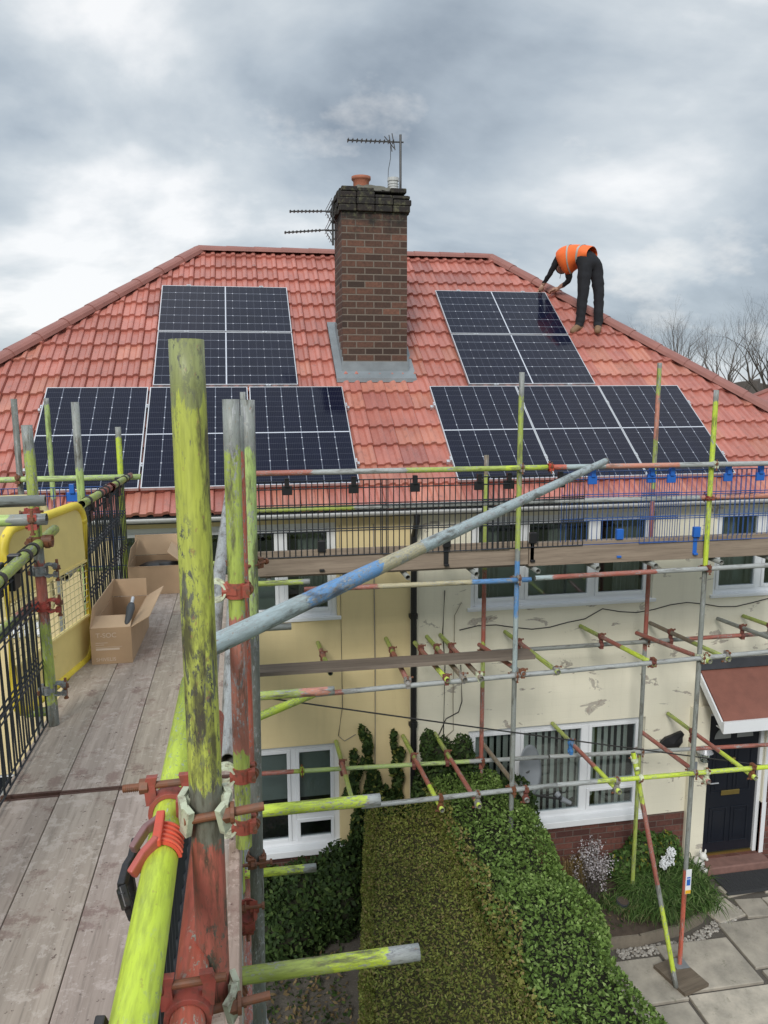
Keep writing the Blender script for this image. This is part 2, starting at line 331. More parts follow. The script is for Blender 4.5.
# ------------------------------------------------------------------ mesh helpers
WL = {}   # world location of every root
class MB:
    def __init__(s): s.v = []; s.f = []; s.c = []; s.mi = []
    def add(s, verts, faces, col=(1, 1, 1), mi=0):
        k = len(s.v); s.v += [tuple(v) for v in verts]
        for f in faces: s.f.append(tuple(i+k for i in f)); s.c.append(col); s.mi.append(mi)
        return s
    def box(s, lo, hi, col=(1, 1, 1), mi=0, mat=None):
        x0, y0, z0 = lo; x1, y1, z1 = hi
        vs = [Vector(p) for p in ((x0, y0, z0), (x1, y0, z0), (x1, y1, z0), (x0, y1, z0), (x0, y0, z1), (x1, y0, z1), (x1, y1, z1), (x0, y1, z1))]
        if mat is not None: vs = [mat @ v for v in vs]
        return s.add(vs, [(0, 3, 2, 1), (4, 5, 6, 7), (0, 1, 5, 4), (1, 2, 6, 5), (2, 3, 7, 6), (3, 0, 4, 7)], col, mi)
    def cyl(s, a, b, r, r2=None, n=12, col=(1, 1, 1), mi=0, cap=True):
        a, b = Vector(a), Vector(b); d = b-a
        if d.length < 1e-6: return s
        q = d.to_track_quat('Z', 'Y'); r2 = r if r2 is None else r2
        vs = []
        for p, rr in ((a, r), (b, r2)):
            for i in range(n):
                t_ = 2*PI*i/n; vs.append(p+q @ Vector((math.cos(t_)*rr, math.sin(t_)*rr, 0)))
        fs = [(i, (i+1) % n, n+(i+1) % n, n+i) for i in range(n)]
        if cap: fs += [tuple(range(n-1, -1, -1)), tuple(range(n, 2*n))]
        return s.add(vs, fs, col, mi)
    def path(s, pts, r, n=6, col=(1, 1, 1), mi=0, rs=None):
        pts = [Vector(p) for p in pts]; vs = []; N = len(pts)
        for k, p in enumerate(pts):
            d = pts[min(k+1, N-1)]-pts[max(k-1, 0)]; q = d.to_track_quat('Z', 'Y'); rr = rs[k] if rs else r
            for i in range(n):
                t_ = 2*PI*i/n; vs.append(p+q @ Vector((math.cos(t_)*rr, math.sin(t_)*rr, 0)))
        fs = [(k*n+i, k*n+(i+1) % n, (k+1)*n+(i+1) % n, (k+1)*n+i) for k in range(N-1) for i in range(n)]
        fs += [tuple(range(n-1, -1, -1)), tuple(range((N-1)*n, N*n))]
        return s.add(vs, fs, col, mi)
    def sphere(s, c, r, n=12, m_=8, col=(1, 1, 1), mi=0, sc=(1, 1, 1)):
        c = Vector(c); vs = [c+Vector((0, 0, r*sc[2]))]
        for j in range(1, m_):
            for i in range(n):
                a, b = PI*j/m_, 2*PI*i/n
                vs.append(c+Vector((r*sc[0]*math.sin(a)*math.cos(b), r*sc[1]*math.sin(a)*math.sin(b), r*sc[2]*math.cos(a))))
        vs.append(c-Vector((0, 0, r*sc[2]))); L = len(vs)-1
        fs = [(0, 1+i, 1+(i+1) % n) for i in range(n)]
        fs += [(1+(j-1)*n+i, 1+j*n+i, 1+j*n+(i+1) % n, 1+(j-1)*n+(i+1) % n) for j in range(1, m_-1) for i in range(n)]
        fs += [(L, 1+(m_-2)*n+(i+1) % n, 1+(m_-2)*n+i) for i in range(n)]
        return s.add(vs, fs, col, mi)
    def build(s, name, mats, parent=None, origin=None, smooth=False, bevel=0, rot=None, world=True):
        mats = mats if isinstance(mats, (list, tuple)) else [mats]
        mats = [M[x] if isinstance(x, str) else x for x in mats]
        ploc = WL.get(parent.name, Vector()) if parent is not None else Vector()
        if origin is None:
            origin = Vector(ploc) if parent is not None else Vector((sum(v[0] for v in s.v)/len(s.v), sum(v[1] for v in s.v)/len(s.v), min(v[2] for v in s.v)))
        origin = Vector(origin)
        me = bpy.data.meshes.new(name)
        me.from_pydata([(v[0]-origin.x, v[1]-origin.y, v[2]-origin.z) for v in s.v], [], s.f)
        for mt in mats: me.materials.append(mt)
        me.polygons.foreach_set('material_index', s.mi)
        if any(c != (1, 1, 1) for c in s.c) or True:
            at = me.color_attributes.new('pc', 'FLOAT_COLOR', 'CORNER')
            lens = np.array([len(f) for f in s.f]); cc = np.array([(*c[:3], 1) for c in s.c], dtype=np.float32)
            at.data.foreach_set('color', np.repeat(cc, lens, axis=0).ravel())
        if smooth: me.polygons.foreach_set('use_smooth', [True]*len(s.f))
        me.validate(); me.update()
        o = bpy.data.objects.new(name, me); COL.objects.link(o)
        o.location = origin-ploc
        if parent is not None: o.parent = parent
        WL[o.name] = origin
        if bevel:
            b = o.modifiers.new('bevel', 'BEVEL'); b.width = bevel; b.segments = 2; b.limit_method = 'ANGLE'
        return o
def tag(o, label=None, cat=None, group=None, kind=None):
    if label: o['label'] = label
    if cat: o['category'] = cat
    if group: o['group'] = group
    if kind: o['kind'] = kind
    return o
def empty(name, loc, label, cat, group=None):
    o = bpy.data.objects.new(name, None); o.location = loc; COL.objects.link(o); o.empty_display_size = .2
    WL[o.name] = Vector(loc); return tag(o, label, cat, group)

# ------------------------------------------------------------------ scaffold tube, coupler
TR = .02415
def tube(name, a, b, segs, parent, mat='tube_far', r=TR, n=18, label=None):
    """hollow steel tube; segs = [(length fraction, colour), ...] from a to b; local Z runs along the tube"""
    a, b = Vector(a), Vector(b); d = b-a; L = d.length; q = d.to_track_quat('Z', 'Y')
    tot = sum(s_[0] for s_ in segs); v = []; f = []; c = []
    prof = []   # (z, radius)
    z = 0.; cuts = [0.]
    for s_ in segs: z += s_[0]/tot*L; cuts.append(z)
    ri = r*.84; dep = min(.25, L*.45)
    rings = [(dep, ri, (.02, .02, .02), 0, 0), (0, ri, (.05, .05, .05), 0, 0), (0, r, segs[0][1], 0, 0)]; cb = segs[0][1]
    for k, s_ in enumerate(segs):
        z0, z1 = cuts[k], cuts[k+1]; tz = min(.035, (z1-z0)*.3); tn = min(.035, (cuts[k+2]-z1)*.3) if k < len(segs)-1 else 0
        tp = min(.035, (z1-z0)*.3) if k else 0
        rings.append((z0+tp+.0004, r, s_[1], s_[1], 0)); m_ = max(1, int((z1-z0)/.6))
        for j in range(1, m_): rings.append((z0+tp+(z1-tz-z0-tp)*j/m_, r, s_[1], s_[1], 0))
        if k < len(segs)-1:
            nx_ = segs[k+1][1]; rings += [(z1-tz, r, s_[1], s_[1], 0), (z1-tz+.0004, r, s_[1], nx_, 0), (z1+tn, r, s_[1], nx_, 1)]
    rings += [(L, r, segs[-1][1], 0, 0), (L, ri, (.05, .05, .05), 0, 0), (L-dep, ri, (.02, .02, .02), 0, 0)]
    c2 = []; bl = []
    for (z_, rr, cc, cd_, w_) in rings:
        for i in range(n):
            t_ = 2*PI*i/n; v.append((rr*math.cos(t_), rr*math.sin(t_), z_)); c.append((*cc, 1)); c2.append((*(cd_ or cc), 1)); bl.append(float(w_))
    K = len(rings)
    f = [(k*n+i, k*n+(i+1) % n, (k+1)*n+(i+1) % n, (k+1)*n+i) for k in range(K-1) for i in range(n)]
    f += [tuple(range(n)), tuple(range((K-1)*n, K*n))[::-1]]
    me = bpy.data.meshes.new(name); me.from_pydata(v, [], f); me.materials.append(M[mat])
    at = me.color_attributes.new('pc', 'FLOAT_COLOR', 'POINT'); at.data.foreach_set('color', np.array(c, dtype=np.float32).ravel())
    at = me.color_attributes.new('pc2', 'FLOAT_COLOR', 'POINT'); at.data.foreach_set('color', np.array(c2, dtype=np.float32).ravel())
    at = me.attributes.new('bl', 'FLOAT', 'POINT'); at.data.foreach_set('value', bl)
    sm = [abs(rings[k][0]-rings[k+1][0]) > 1e-5 for k in range(K-1) for i in range(n)]+[False, False]
    me.polygons.foreach_set('use_smooth', sm); me.update()
    o = bpy.data.objects.new(name, me); COL.objects.link(o)
    ploc = WL[parent.name]
    o.rotation_mode = 'QUATERNION'; o.rotation_quaternion = q @ Quaternion((0, 0, 1), random.random()*6)
    o.location = a-ploc; o.parent = parent; WL[o.name] = a
    if label: o['label'] = label
    return o

def ring(mb, c, ax, ri=.0247, ro=.031, w=.045, col=REDD, n=18, a0=0, a1=2*PI, ref=None):
    c, ax = Vector(c), Vector(ax).normalized(); q = ax.to_track_quat('Z', 'Y')
    if ref is not None:
        x = (Vector(ref)-ax*Vector(ref).dot(ax)).normalized(); y = ax.cross(x); q = Matrix((x, y, ax)).transposed().to_quaternion()
    full = abs(a1-a0-2*PI) < 1e-4; m_ = n+(0 if full else 1); v = []
    for i in range(m_):
        t_ = a0+(a1-a0)*i/n
        for rr, z in ((ri, -w/2), (ro, -w/2), (ro, w/2), (ri, w/2)): v.append(c+q @ Vector((rr*math.cos(t_), rr*math.sin(t_), z)))
    fs = []
    for i in range(n):
        j = (i+1) % m_
        for k in range(4): fs.append((i*4+k, i*4+(k+1) % 4, j*4+(k+1) % 4, j*4+k))
    if not full: fs += [(0, 1, 2, 3), (n*4+3, n*4+2, n*4+1, n*4)]
    mb.add(v, fs, col)
def bolt(mb, a, d, L=.075, col=RUST, r=.0065):
    a, d = Vector(a), Vector(d).normalized()
    mb.cyl(a, a+d*L, r, n=10, col=col); mb.cyl(a+d*L*.55, a+d*(L*.55+.014), .0145, n=6, col=col); mb.cyl(a+d*L*.5, a+d*(L*.55-.001), .017, n=12, col=col)
    mb.cyl(a-d*.008, a, .011, n=8, col=col)
def coupler(parent, pa, axa, pb, axb, col=CRD, col2=None, bl=.075, name='coupler'):
    """right-angle / swivel coupler between the tube through pa (axis axa) and the tube through pb (axis axb)"""
    pa, pb = Vector(pa), Vector(pb); axa, axb = Vector(axa).normalized(), Vector(axb).normalized(); mb = MB(); col2 = col2 or col
    dd = (pb-pa); dd = dd.normalized() if dd.length > 1e-4 else Vector((0, 1, 0))
    for p, ax, cc, s_ in ((pa, axa, col, 1), (pb, axb, col2, -1)):
        out = dd*s_
        ring(mb, p, ax, col=cc, ref=out, a0=-PI*.78, a1=PI*.78)
        side = ax.cross(out).normalized()
        back = p-out*.031
        for sg in (-1, 1):
            mb.box((-.006, -.018, -.012), (.014, .018, .012), cc, mat=Matrix.Translation(back+side*.02*sg) @ Matrix((out, ax, side)).transposed().to_4x4())
        bolt(mb, back-side*.045-out*.002, side, bl+.02)
        # flap rib
        ring(mb, p, ax, .031, .036, .018, cc, ref=out, a0=-PI*.5, a1=PI*.5, n=12)
    mid = (pa+pb)/2
    mb.cyl(mid-dd*.012, mid+dd*.012, .024, n=12, col=col)
    return mb.build(name, 'coupler', parent, origin=mid)
def bar(mb, pts, w, h, col):
    pts = [Vector(p) for p in pts]
    for a, b in zip(pts[:-1], pts[1:]):
        d = (b-a); L = d.length; d.normalize(); s2 = d.cross(Z_).normalized() if abs(d.z) < .95 else Vector((1, 0, 0)); u2 = s2.cross(d); Mx = Matrix((d, s2, u2)).transposed().to_4x4(); Mx.translation = a
        mb.box((-.002, -w/2, -h/2), (L+.002, w/2, h/2), col, mat=Mx)
X_, Y_, Z_ = Vector((1, 0, 0)), Vector((0, 1, 0)), Vector((0, 0, 1))

# ================================================================== GROUND
mb = MB(); mb.box((-600, -300, -.5), (600, 1500, -.012)); g = mb.build('ground', 'grass_ground', origin=(0, 0, 0)); tag(g, 'rough grass ground around the houses', None, None, 'structure')
mb = MB(); mb.add([(-5, 4.3, 0), (1.5, 4.3, 0), (1.5, 8.5, 0), (-5, 8.5, 0)], [(0, 1, 2, 3)])
tag(mb.build('yard', 'yard', origin=(0, 7, 0)), 'dark gravelly yard strip in front of the left house', None, None, 'structure')
mb = MB(); mb.add([(2.7, 1, .001), (12, 1, .001), (12, 8.45, .001), (2.7, 8.45, .001)], [(0, 1, 2, 3)])
tag(mb.build('garden_path', 'yard', origin=(5, 6, 0)), 'gravel and dirt between the paving slabs', None, None, 'structure')
# flagstones
def slab(x0, y0, x1, y1, col, rot=0):
    mb = MB(); mb.box((x0+.012, y0+.012, -.05), (x1-.012, y1-.012, .03+random.uniform(0, .006)), col)
    o = mb.build('paving_slab', 'paving', origin=((x0+x1)/2, (y0+y1)/2, 0), bevel=.008); o.rotation_euler = (random.uniform(-.006, .006), random.uniform(-.006, .006), rot)
    tag(o, None, None, None, 'structure'); return o
PB = (.50, .45, .37)
sl = [(3.75, 6.35, 4.32, 6.98), (4.34, 6.42, 5.22, 7.12), (5.24, 6.60, 6.1, 7.32), (3.4, 5.6, 4.28, 6.33), (4.30, 5.55, 5.25, 6.40), (5.27, 5.7, 6.15, 6.58), (4.3, 4.8, 5.2, 5.53), (5.22, 4.8, 6.1, 5.55), (3.3, 4.7, 4.27, 5.55), (3.1, 6.35, 3.73, 6.98)]
for i, s_ in enumerate(sl):
    k = random.uniform(.8, 1.2); slab(*s_, tuple(x*k for x in PB), random.uniform(-.02, .02))
for (x, y, w, h, a) in ((5.45, 7.55, .42, .40, .2), (5.86, 7.50, .36, .34, -.1), (6.25, 7.45, .40, .42, .05), (5.9, 7.86, .5, .22, .1), (6.35, 7.83, .34, .24, -.1), (6.62, 7.5, .3, .5, 0), (6.4, 7.05, .5, .32, .12), (6.5, 6.6, .6, .5, 0)):
    k = random.uniform(.75, 1.1); slab(x-w/2, y-h/2, x+w/2, y+h/2, tuple(q*k for q in PB), a)
# raised flower bed with timber edge, pebbles
mb = MB(); pts = []
edge = [(3.1, 7.3), (3.7, 7.22), (4.2, 7.20), (4.7, 7.27), (5.1, 7.42), (5.38, 7.68), (5.45, 8.0), (5.42, 8.34)]
vs = [(x, y, .13) for x, y in edge]+[(3.1, 8.34, .13)]
mb.add(vs, [tuple(range(len(vs)))]); mb.add([(x, y, 0) for x, y, z in vs]+vs, [(i, i+1, len(vs)+i+1, len(vs)+i) for i in range(len(vs)-1)])
tag(mb.build('flower_bed_soil', 'soil', origin=(4.3, 7.8, 0)), 'dark soil of the raised flower bed', None, None, 'structure')
mb = MB()
for (a, b) in zip(edge[:-1], edge[1:]):
    a, b = Vector((*a, 0)), Vector((*b, 0)); d = (b-a); q = d.normalized(); nrm = Vector((q.y, -q.x, 0)); Mx = Matrix((q, nrm, Z_)).transposed().to_4x4(); Mx.translation = a
    mb.box((-.01, 0, 0), (d.length+.005, .03, .135), mat=Mx)
tag(mb.build('garden_edging', 'timber_edge', origin=(4.3, 7.3, 0)), 'low curved timber edging around the flower bed', 'garden edging')
mb = MB()
for i in range(420):
    x = random.uniform(3.9, 5.7); yb = 7.16+max(0, x-4.7)*.42; y = random.uniform(yb-.14, yb-.0)
    if y > 7.7: continue
    k = random.uniform(.25, .5); mb.sphere((x, y, .012), random.uniform(.010, .024), 6, 4, (k, k*.95, k*.85), sc=(1, random.uniform(.7, 1.2), .6))
tag(mb.build('pebbles', 'coupler', origin=(4.6, 7.2, 0)), 'loose pale pebbles along the bed edge', None, None, 'stuff')

# ================================================================== HOUSE
WY = 8.35; RX0, RX1 = -.532, 4.042; RUN = 4.42; RUNR = 3.98; EY = 8.13; EZ = 4.915; TS = math.tan(.6421); RY = EY+RUN; RZ = EZ+RUN*TS
HX0, HX1 = RX0-RUN+.24, RX1+RUNR-.24; HYB = RY+RUN-.24
MIDX = 1.755
house = empty('semi_detached_house', (MIDX, WY, 0), 'pair of cream painted semi-detached houses under one red tiled hipped roof', 'house')
def wall_open(mb, x0, x1, z0, z1, y0, y1, holes):
    xs = sorted({x0, x1, *[v for h in holes for v in h[:2]]}); zs = sorted({z0, z1, *[v for h in holes for v in h[2:]]})
    for i in range(len(xs)-1):
        j = 0
        while j < len(zs)-1:
            cx = (xs[i]+xs[i+1])/2
            def solid(jj): cz = (zs[jj]+zs[jj+1])/2; return not any(h[0] < cx < h[1] and h[2] < cz < h[3] for h in holes)
            if not solid(j): j += 1; continue
            k = j
            while k < len(zs)-1 and solid(k): k += 1
            mb.box((xs[i], y0, zs[j]), (xs[i+1], y1, zs[k])); j = k
FW_Z = (3.66, 4.73); GW_Z = (.90, 2.16)
WIN = {'fr': (2.53, 4.80, *FW_Z), 'gr': (2.53, 4.80, *GW_Z), 'fs': (5.60, 7.0, 3.66, 4.73), 'fl': (-1.36, .99, *FW_Z), 'gl': (-1.36, .99, *GW_Z), 'fsl': (-3.6, -2.1, 3.66, 4.73)}
DOOR = (5.66, 6.50, .13, 2.12)
DOORL = (-3.0, -2.16, .13, 2.12)
mb = MB(); wall_open(mb, 1.82, HX1, .84, 5.0, WY, WY+.25, [WIN['fr'], WIN['gr'], WIN['fs'], DOOR]); wr = mb.build('wall', 'wall_cream', house)
wr['label'] = 'cream painted front wall with flaking patches'
mb = MB(); wall_open(mb, HX0, 1.82, .84, 5.0, WY, WY+.25, [WIN['fl'], WIN['gl'], WIN['fsl'], DOORL]); wl = mb.build('wall', 'wall_yellow', house)
wl['label'] = 'yellower cream painted front wall'
mb = MB(); mb.box((HX0, WY+.252, 0), (HX0+.25, HYB, 5.0)); mb.box((HX1-.25, WY+.252, 0), (HX1, HYB, 5.0)); mb.box((HX0+.252, HYB-.25, 0), (HX1-.252, HYB, 5.0)); mb.build('wall', 'red_brick', house)
mb = MB(); wall_open(mb, HX0, HX1, 0, .838, WY-.004, WY+.25, [(DOOR[0], DOOR[1], .13, .838), (DOORL[0], DOORL[1], .13, .838), (5.40, 5.66, 0, .838)]); mb.build('brick_plinth', 'red_brick', house)
mb = MB(); mb.box((5.40, WY-.055, .002), (5.655, WY-.003, 2.25)); mb.build('door_pier', 'wall_cream', house)
mb = MB(); mb.box((6.56, WY-.012, .84), (HX1, WY-.002, 2.25)); mb.build('brick_porch_wall', 'red_brick', house)
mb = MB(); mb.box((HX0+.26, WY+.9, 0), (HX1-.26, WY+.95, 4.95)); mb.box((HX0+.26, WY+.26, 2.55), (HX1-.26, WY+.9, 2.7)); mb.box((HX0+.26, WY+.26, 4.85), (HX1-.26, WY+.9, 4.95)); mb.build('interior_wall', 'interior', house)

def window(rect, mull, transoms, dress, sill=True, name='window'):
    x0, x1, z0, z1 = rect; fw = .062; y = WY+.055; g = MB(); mb = MB()
    mb.box((x0, y, z0), (x0+fw, y+.06, z1)); mb.box((x1-fw, y, z0), (x1, y+.06, z1)); mb.box((x0+fw, y, z0), (x1-fw, y+.06, z0+fw)); mb.box((x0+fw, y, z1-fw), (x1-fw, y+.06, z1))
    xs = [x0+fw]+[m for m in mull]+[x1-fw]
    for m_ in mull: mb.box((m_-fw/2, y+.001, z0+fw), (m_+fw/2, y+.059, z1-fw))
    panes = []
    for i in range(len(xs)-1):
        a = xs[i]+(fw/2 if i else 0); b = xs[i+1]-(fw/2 if i < len(xs)-2 else 0); zz_ = [z0+fw]+[t_ for (k, t_) in transoms if k == i]+[z1-fw]
        for t_ in zz_[1:-1]: mb.box((a, y+.002, t_-fw/2), (b, y+.058, t_+fw/2))
        for j in range(len(zz_)-1):
            za = zz_[j]+(fw/2 if j else 0); zb = zz_[j+1]-(fw/2 if j < len(zz_)-2 else 0); panes.append((a, b, za, zb))
    w = mb.build(name, 'white_upvc', house, origin=((x0+x1)/2, WY, z0), bevel=.006)
    sash = MB()
    for (a, b, za, zb) in panes:
        s_ = .040
        sash.box((a, y-.012, za), (a+s_, y+.04, zb)); sash.box((b-s_, y-.012, za), (b, y+.04, zb)); sash.box((a+s_, y-.012, za), (b-s_, y+.04, za+s_)); sash.box((a+s_, y-.012, zb-s_), (b-s_, y+.04, zb))
    sash.build('sash', 'white_upvc', w, bevel=.005)
    for (a, b, za, zb) in panes:
        MB().box((a+.03, y+.012, za+.03), (b-.03, y+.024, zb-.03)).build('pane', 'glass', w)
    if sill:
        hs = .065 if z0 < 2 else .028
        MB().box((x0-.04, WY-(.075 if z0 < 2 else .03), z0-hs), (x1+.04, WY+.054, z0+.012)).build('sill', 'white_upvc', w, bevel=.006)
    dress(w, x0+fw, x1-fw, z0+fw, z1-fw)
    return w
def vblinds(w, x0, x1, z0, z1):
    mb = MB(); x = x0+.03
    while x < x1-.05:
        a = random.uniform(.45, .75); ln = z0-.05 if random.random() < .9 else z0+.1; c_ = random.uniform(.8, 1.1); dxx = math.cos(a)*.045; dyy = math.sin(a)*.045
        mb.add([(x-dxx, WY+.20-dyy, ln), (x+dxx, WY+.20+dyy, ln), (x+dxx, WY+.20+dyy, z1), (x-dxx, WY+.20-dyy, z1)], [(0, 1, 2, 3)]); x += .088
    mb.build('blind', 'blind', w)
def curtains(w, x0, x1, z0, z1):
    mb = MB()
    for (a, b) in ((x0, x0+.35), (x1-.35, x1), ((x0+x1)/2-.12, (x0+x1)/2+.12)):
        N = 30; vs = []; 
        for i in range(N+1):
            x = a+(b-a)*i/N; y = WY+.22+.025*math.sin(i*1.3); vs += [(x, y, z0-.05), (x+.01*math.sin(i), y, z1)]
        mb.add(vs, [(2*i, 2*i+2, 2*i+3, 2*i+1) for i in range(N)])
    mb.build('curtain', 'curtain', w)
    MB().box((x0+.2, WY+.30, z0-.1), (x1-.5, WY+.31, z0+.38)).build('net', 'roller', w)
def rollers(w, x0, x1, z0, z1):
    MB().box((x0, WY+.17, z0+(z1-z0)*.42), (x1, WY+.18, z1)).build('roller_blind', 'roller', w)
    mb = MB(); N = 24; vs = []
    for i in range(N+1):
        x = x0+.3+.5*i/N; vs += [(x, WY+.24+.02*math.sin(i*1.7), z0-.05), (x, WY+.24+.02*math.sin(i*1.7), z1)]
    mb.add(vs, [(2*i, 2*i+2, 2*i+3, 2*i+1) for i in range(N)]); mb.build('curtain', 'blind', w)
window(WIN['fr'], (3.17, 4.05), [(1, 0)] and [], curtains)
window(WIN['gr'], (3.17, 4.05), [(2, 1.28)], vblinds)
window(WIN['fs'], (6.25,), [], curtains)
window(WIN['fl'], (-.60, .38), [], curtains)
window(WIN['gl'], (-.45, .46), [(0, 1.26), (2, 1.26)], rollers)
window(WIN['fsl'], (-2.9,), [], curtains)

# front door
def front_door(rect, handle=True):
    x0, x1, z0, z1 = rect; y = WY+.07
    fr = MB(); fr.box((x0, y-.03, z0), (x0+.05, y+.05, z1)); fr.box((x1-.05, y-.03, z0), (x1, y+.05, z1)); fr.box((x0+.05, y-.03, z1-.05), (x1-.05, y+.05, z1)); fr.build('door_frame', 'white_upvc', house, origin=(x0, y, z0), bevel=.004)
    a, b, c_, d = x0+.055, x1-.055, z0+.03, z1-.055; mb = MB(); mb.box((a, y, c_), (b, y+.045, d))
    w = b-a
    for (u0, u1, v0, v1) in ((.12, .46, .07, .33), (.54, .88, .07, .33), (.12, .46, .44, .78), (.54, .88, .44, .78)):
        X0, X1, Z0, Z1 = a+w*u0, a+w*u1, c_+(d-c_)*v0, c_+(d-c_)*v1; t_ = .018
        mb.box((X0, y-.010, Z0), (X1, y-.001, Z0+t_)); mb.box((X0, y-.010, Z1-t_), (X1, y-.001, Z1)); mb.box((X0, y-.010, Z0+t_), (X0+t_, y-.001, Z1-t_)); mb.box((X1-t_, y-.010, Z0+t_), (X1, y-.001, Z1-t_))
        mb.box((X0+.05, y-.008, Z0+.05), (X1-.05, y-.001, Z1-.05))
    dr = mb.build('door', 'black_door', house, origin=((a+b)/2, y, c_), bevel=.004)
    for sg in (-1, 1):   # quarter-round lights near the top
        g = MB(); cx = (a+b)/2+sg*.045; cz = c_+(d-c_)*.83; N = 8; R = .23
        vs = [(cx, y-.006, cz)]+[(cx+sg*R*math.cos(PI/2*i/N), y-.006, cz+R*.8*math.sin(PI/2*i/N)) for i in range(N+1)]
        g.add(vs, [(0, i+1, i+2) if sg > 0 else (0, i+2, i+1) for i in range(N)]); g.build('fanlight', 'curtain', dr)
    MB().box(((a+b)/2-.13, y-.016, c_+.80), ((a+b)/2+.13, y-.002, c_+.865)).build('letterbox', 'brass', dr, bevel=.003)
    MB().box((a+.01, y-.02, z0-.02), (b-.01, y+.03, z0+.028)).build('threshold', 'brass', dr)
    MB().box(((a+b)/2-.03, y-.035, c_+1.23), ((a+b)/2+.03, y-.002, c_+1.32)).build('knocker', 'brass', dr, bevel=.01)
    h = MB(); h.cyl((a+.05, y-.002, c_+1.0), (a+.05, y-.05, c_+1.0), .011, n=8); h.cyl((a+.05, y-.05, c_+1.0), (a+.16, y-.05, c_+1.0), .010, n=8); h.build('handle', 'alu', dr)
front_door(DOOR); front_door(DOORL)
MB().box((5.66, WY-.20, .0), (6.56, WY+.055, .125)).build('doorstep', 'step_paint', house, bevel=.015)
MB().box((6.51, WY-.008, .13), (6.57, WY+.06, 2.12)).build('door_trim', 'white_upvc', house)
# porch canopy : lean-to tiled hood
cx0, cx1, cyf, zt, zf = 5.50, 7.4, 7.80, 2.73, 2.27
mb = MB()
mb.add([(cx0, WY-.003, zt), (cx1, WY-.003, zt), (cx1, cyf, zf), (cx0, cyf, zf), (cx0, WY-.003, zt-.05), (cx1, WY-.003, zt-.05), (cx1, cyf, zf-.05), (cx0, cyf, zf-.05)], [(3, 2, 1, 0), (4, 5, 6, 7), (0, 4, 7, 3), (1, 2, 6, 5), (3, 7, 6, 2), (0, 1, 5, 4)])
cano = mb.build('porch_canopy', 'canopy_roof', house, origin=(cx0, WY, zt))
mb = MB(); sl_ = (Vector((0, cyf, zf))-Vector((0, WY, zt))); L_ = sl_.length; e1 = sl_.normalized(); nn = Vector((0, e1.z, -e1.y)); nn = nn if nn.z > 0 else -nn
Mx = Matrix((X_, e1, nn)).transposed().to_4x4(); Mx.translation = Vector((cx0, WY-.004, zt))
for k in range(3):
    x = cx0-.02+(.15 if k % 2 else 0)-.15
    while x < cx1:
        a = max(x, cx0-.02); b = min(x+.295, cx1)
        if b-a > .03:
            l0 = L_*k/3+.0; l1 = L_*(k+1)/3+.012; mb.add([Mx @ Vector(p) for p in ((a, l0, .012), (b, l0, .012), (b, l1, .034), (a, l1, .034), (b, l1, .012), (a, l1, .012))], [(0, 3, 2, 1), (3, 5, 4, 2)][0:2])
        x += .30
mb.build('canopy_tiles', 'canopy_roof', cano)
MB().box((cx0-.03, cyf-.035, zf-.13), (cx1, cyf-.004, zf+.012)).build('fascia', 'white_upvc', cano)
MB().add([(cx0-.006, WY-.005, zt-.02), (cx0-.006, cyf-.004, zf-.02), (cx0-.006, cyf-.004, zf-.13), (cx0-.006, WY-.005, zt-.14), (cx0-.026, WY-.005, zt-.02), (cx0-.026, cyf-.004, zf-.02), (cx0-.026, cyf-.004, zf-.13), (cx0-.026, WY-.005, zt-.14)], [(0, 1, 2, 3), (7, 6, 5, 4), (0, 4, 5, 1), (1, 5, 6, 2), (2, 6, 7, 3)]).build('cheek', 'white_upvc', cano)
MB().box((cx0+.002, cyf+.001, zf-.12), (cx1, cyf+.16, zf-.108)).build('soffit', 'white_upvc', cano)
MB().box((cx0-.06, WY-.05, zt+.0), (cx1, WY-.003, zt+.12)).build('lead_flashing', 'felt', cano)

# eaves : soffit, fascia, gutter
mb = MB(); mb.box((HX0-.15, EY+.10, 4.80), (HX1+.15, WY+.001, 4.82)); mb.build('soffit', 'gutter_white', house)
mb = MB(); mb.box((HX0-.16, EY+.075, 4.80), (HX1+.16, EY+.098, 4.98)); mb.build('fascia', 'felt', house)
mb = MB(); N = 8; R = .055; yc, zc = EY+.018, 4.875
vs = []
for x in (HX0-.2, HX1+.2):
    for k in range(N+1):
        a = PI+PI*k/N; vs.append((x, yc+R*math.cos(a), zc+R*math.sin(a)))
    for k in range(N+1):
        a = 2*PI-PI*k/N; vs.append((x, yc+(R-.004)*math.cos(a), zc+(R-.004)*math.sin(a)))
n_ = 2*(N+1); mb.add(vs, [(i, (i+1) % n_, n_+(i+1) % n_, n_+i) for i in range(n_)]); mb.build('gutter', 'gutter_white', house, smooth=True)
mb = MB(); mb.path([(1.85, EY+.02, 4.82), (1.85, EY+.02, 4.74), (1.85, WY-.05, 4.55), (1.85, WY-.05, .15)], .036, 12)
for z in (.9, 2.3, 3.6): mb.cyl((1.85, WY-.05, z), (1.85, WY-.05, z+.06), .046, n=12); mb.box((1.80, WY-.045, z+.01), (1.90, WY-.001, z+.05))
mb.build('downpipe', 'black_plastic', house)

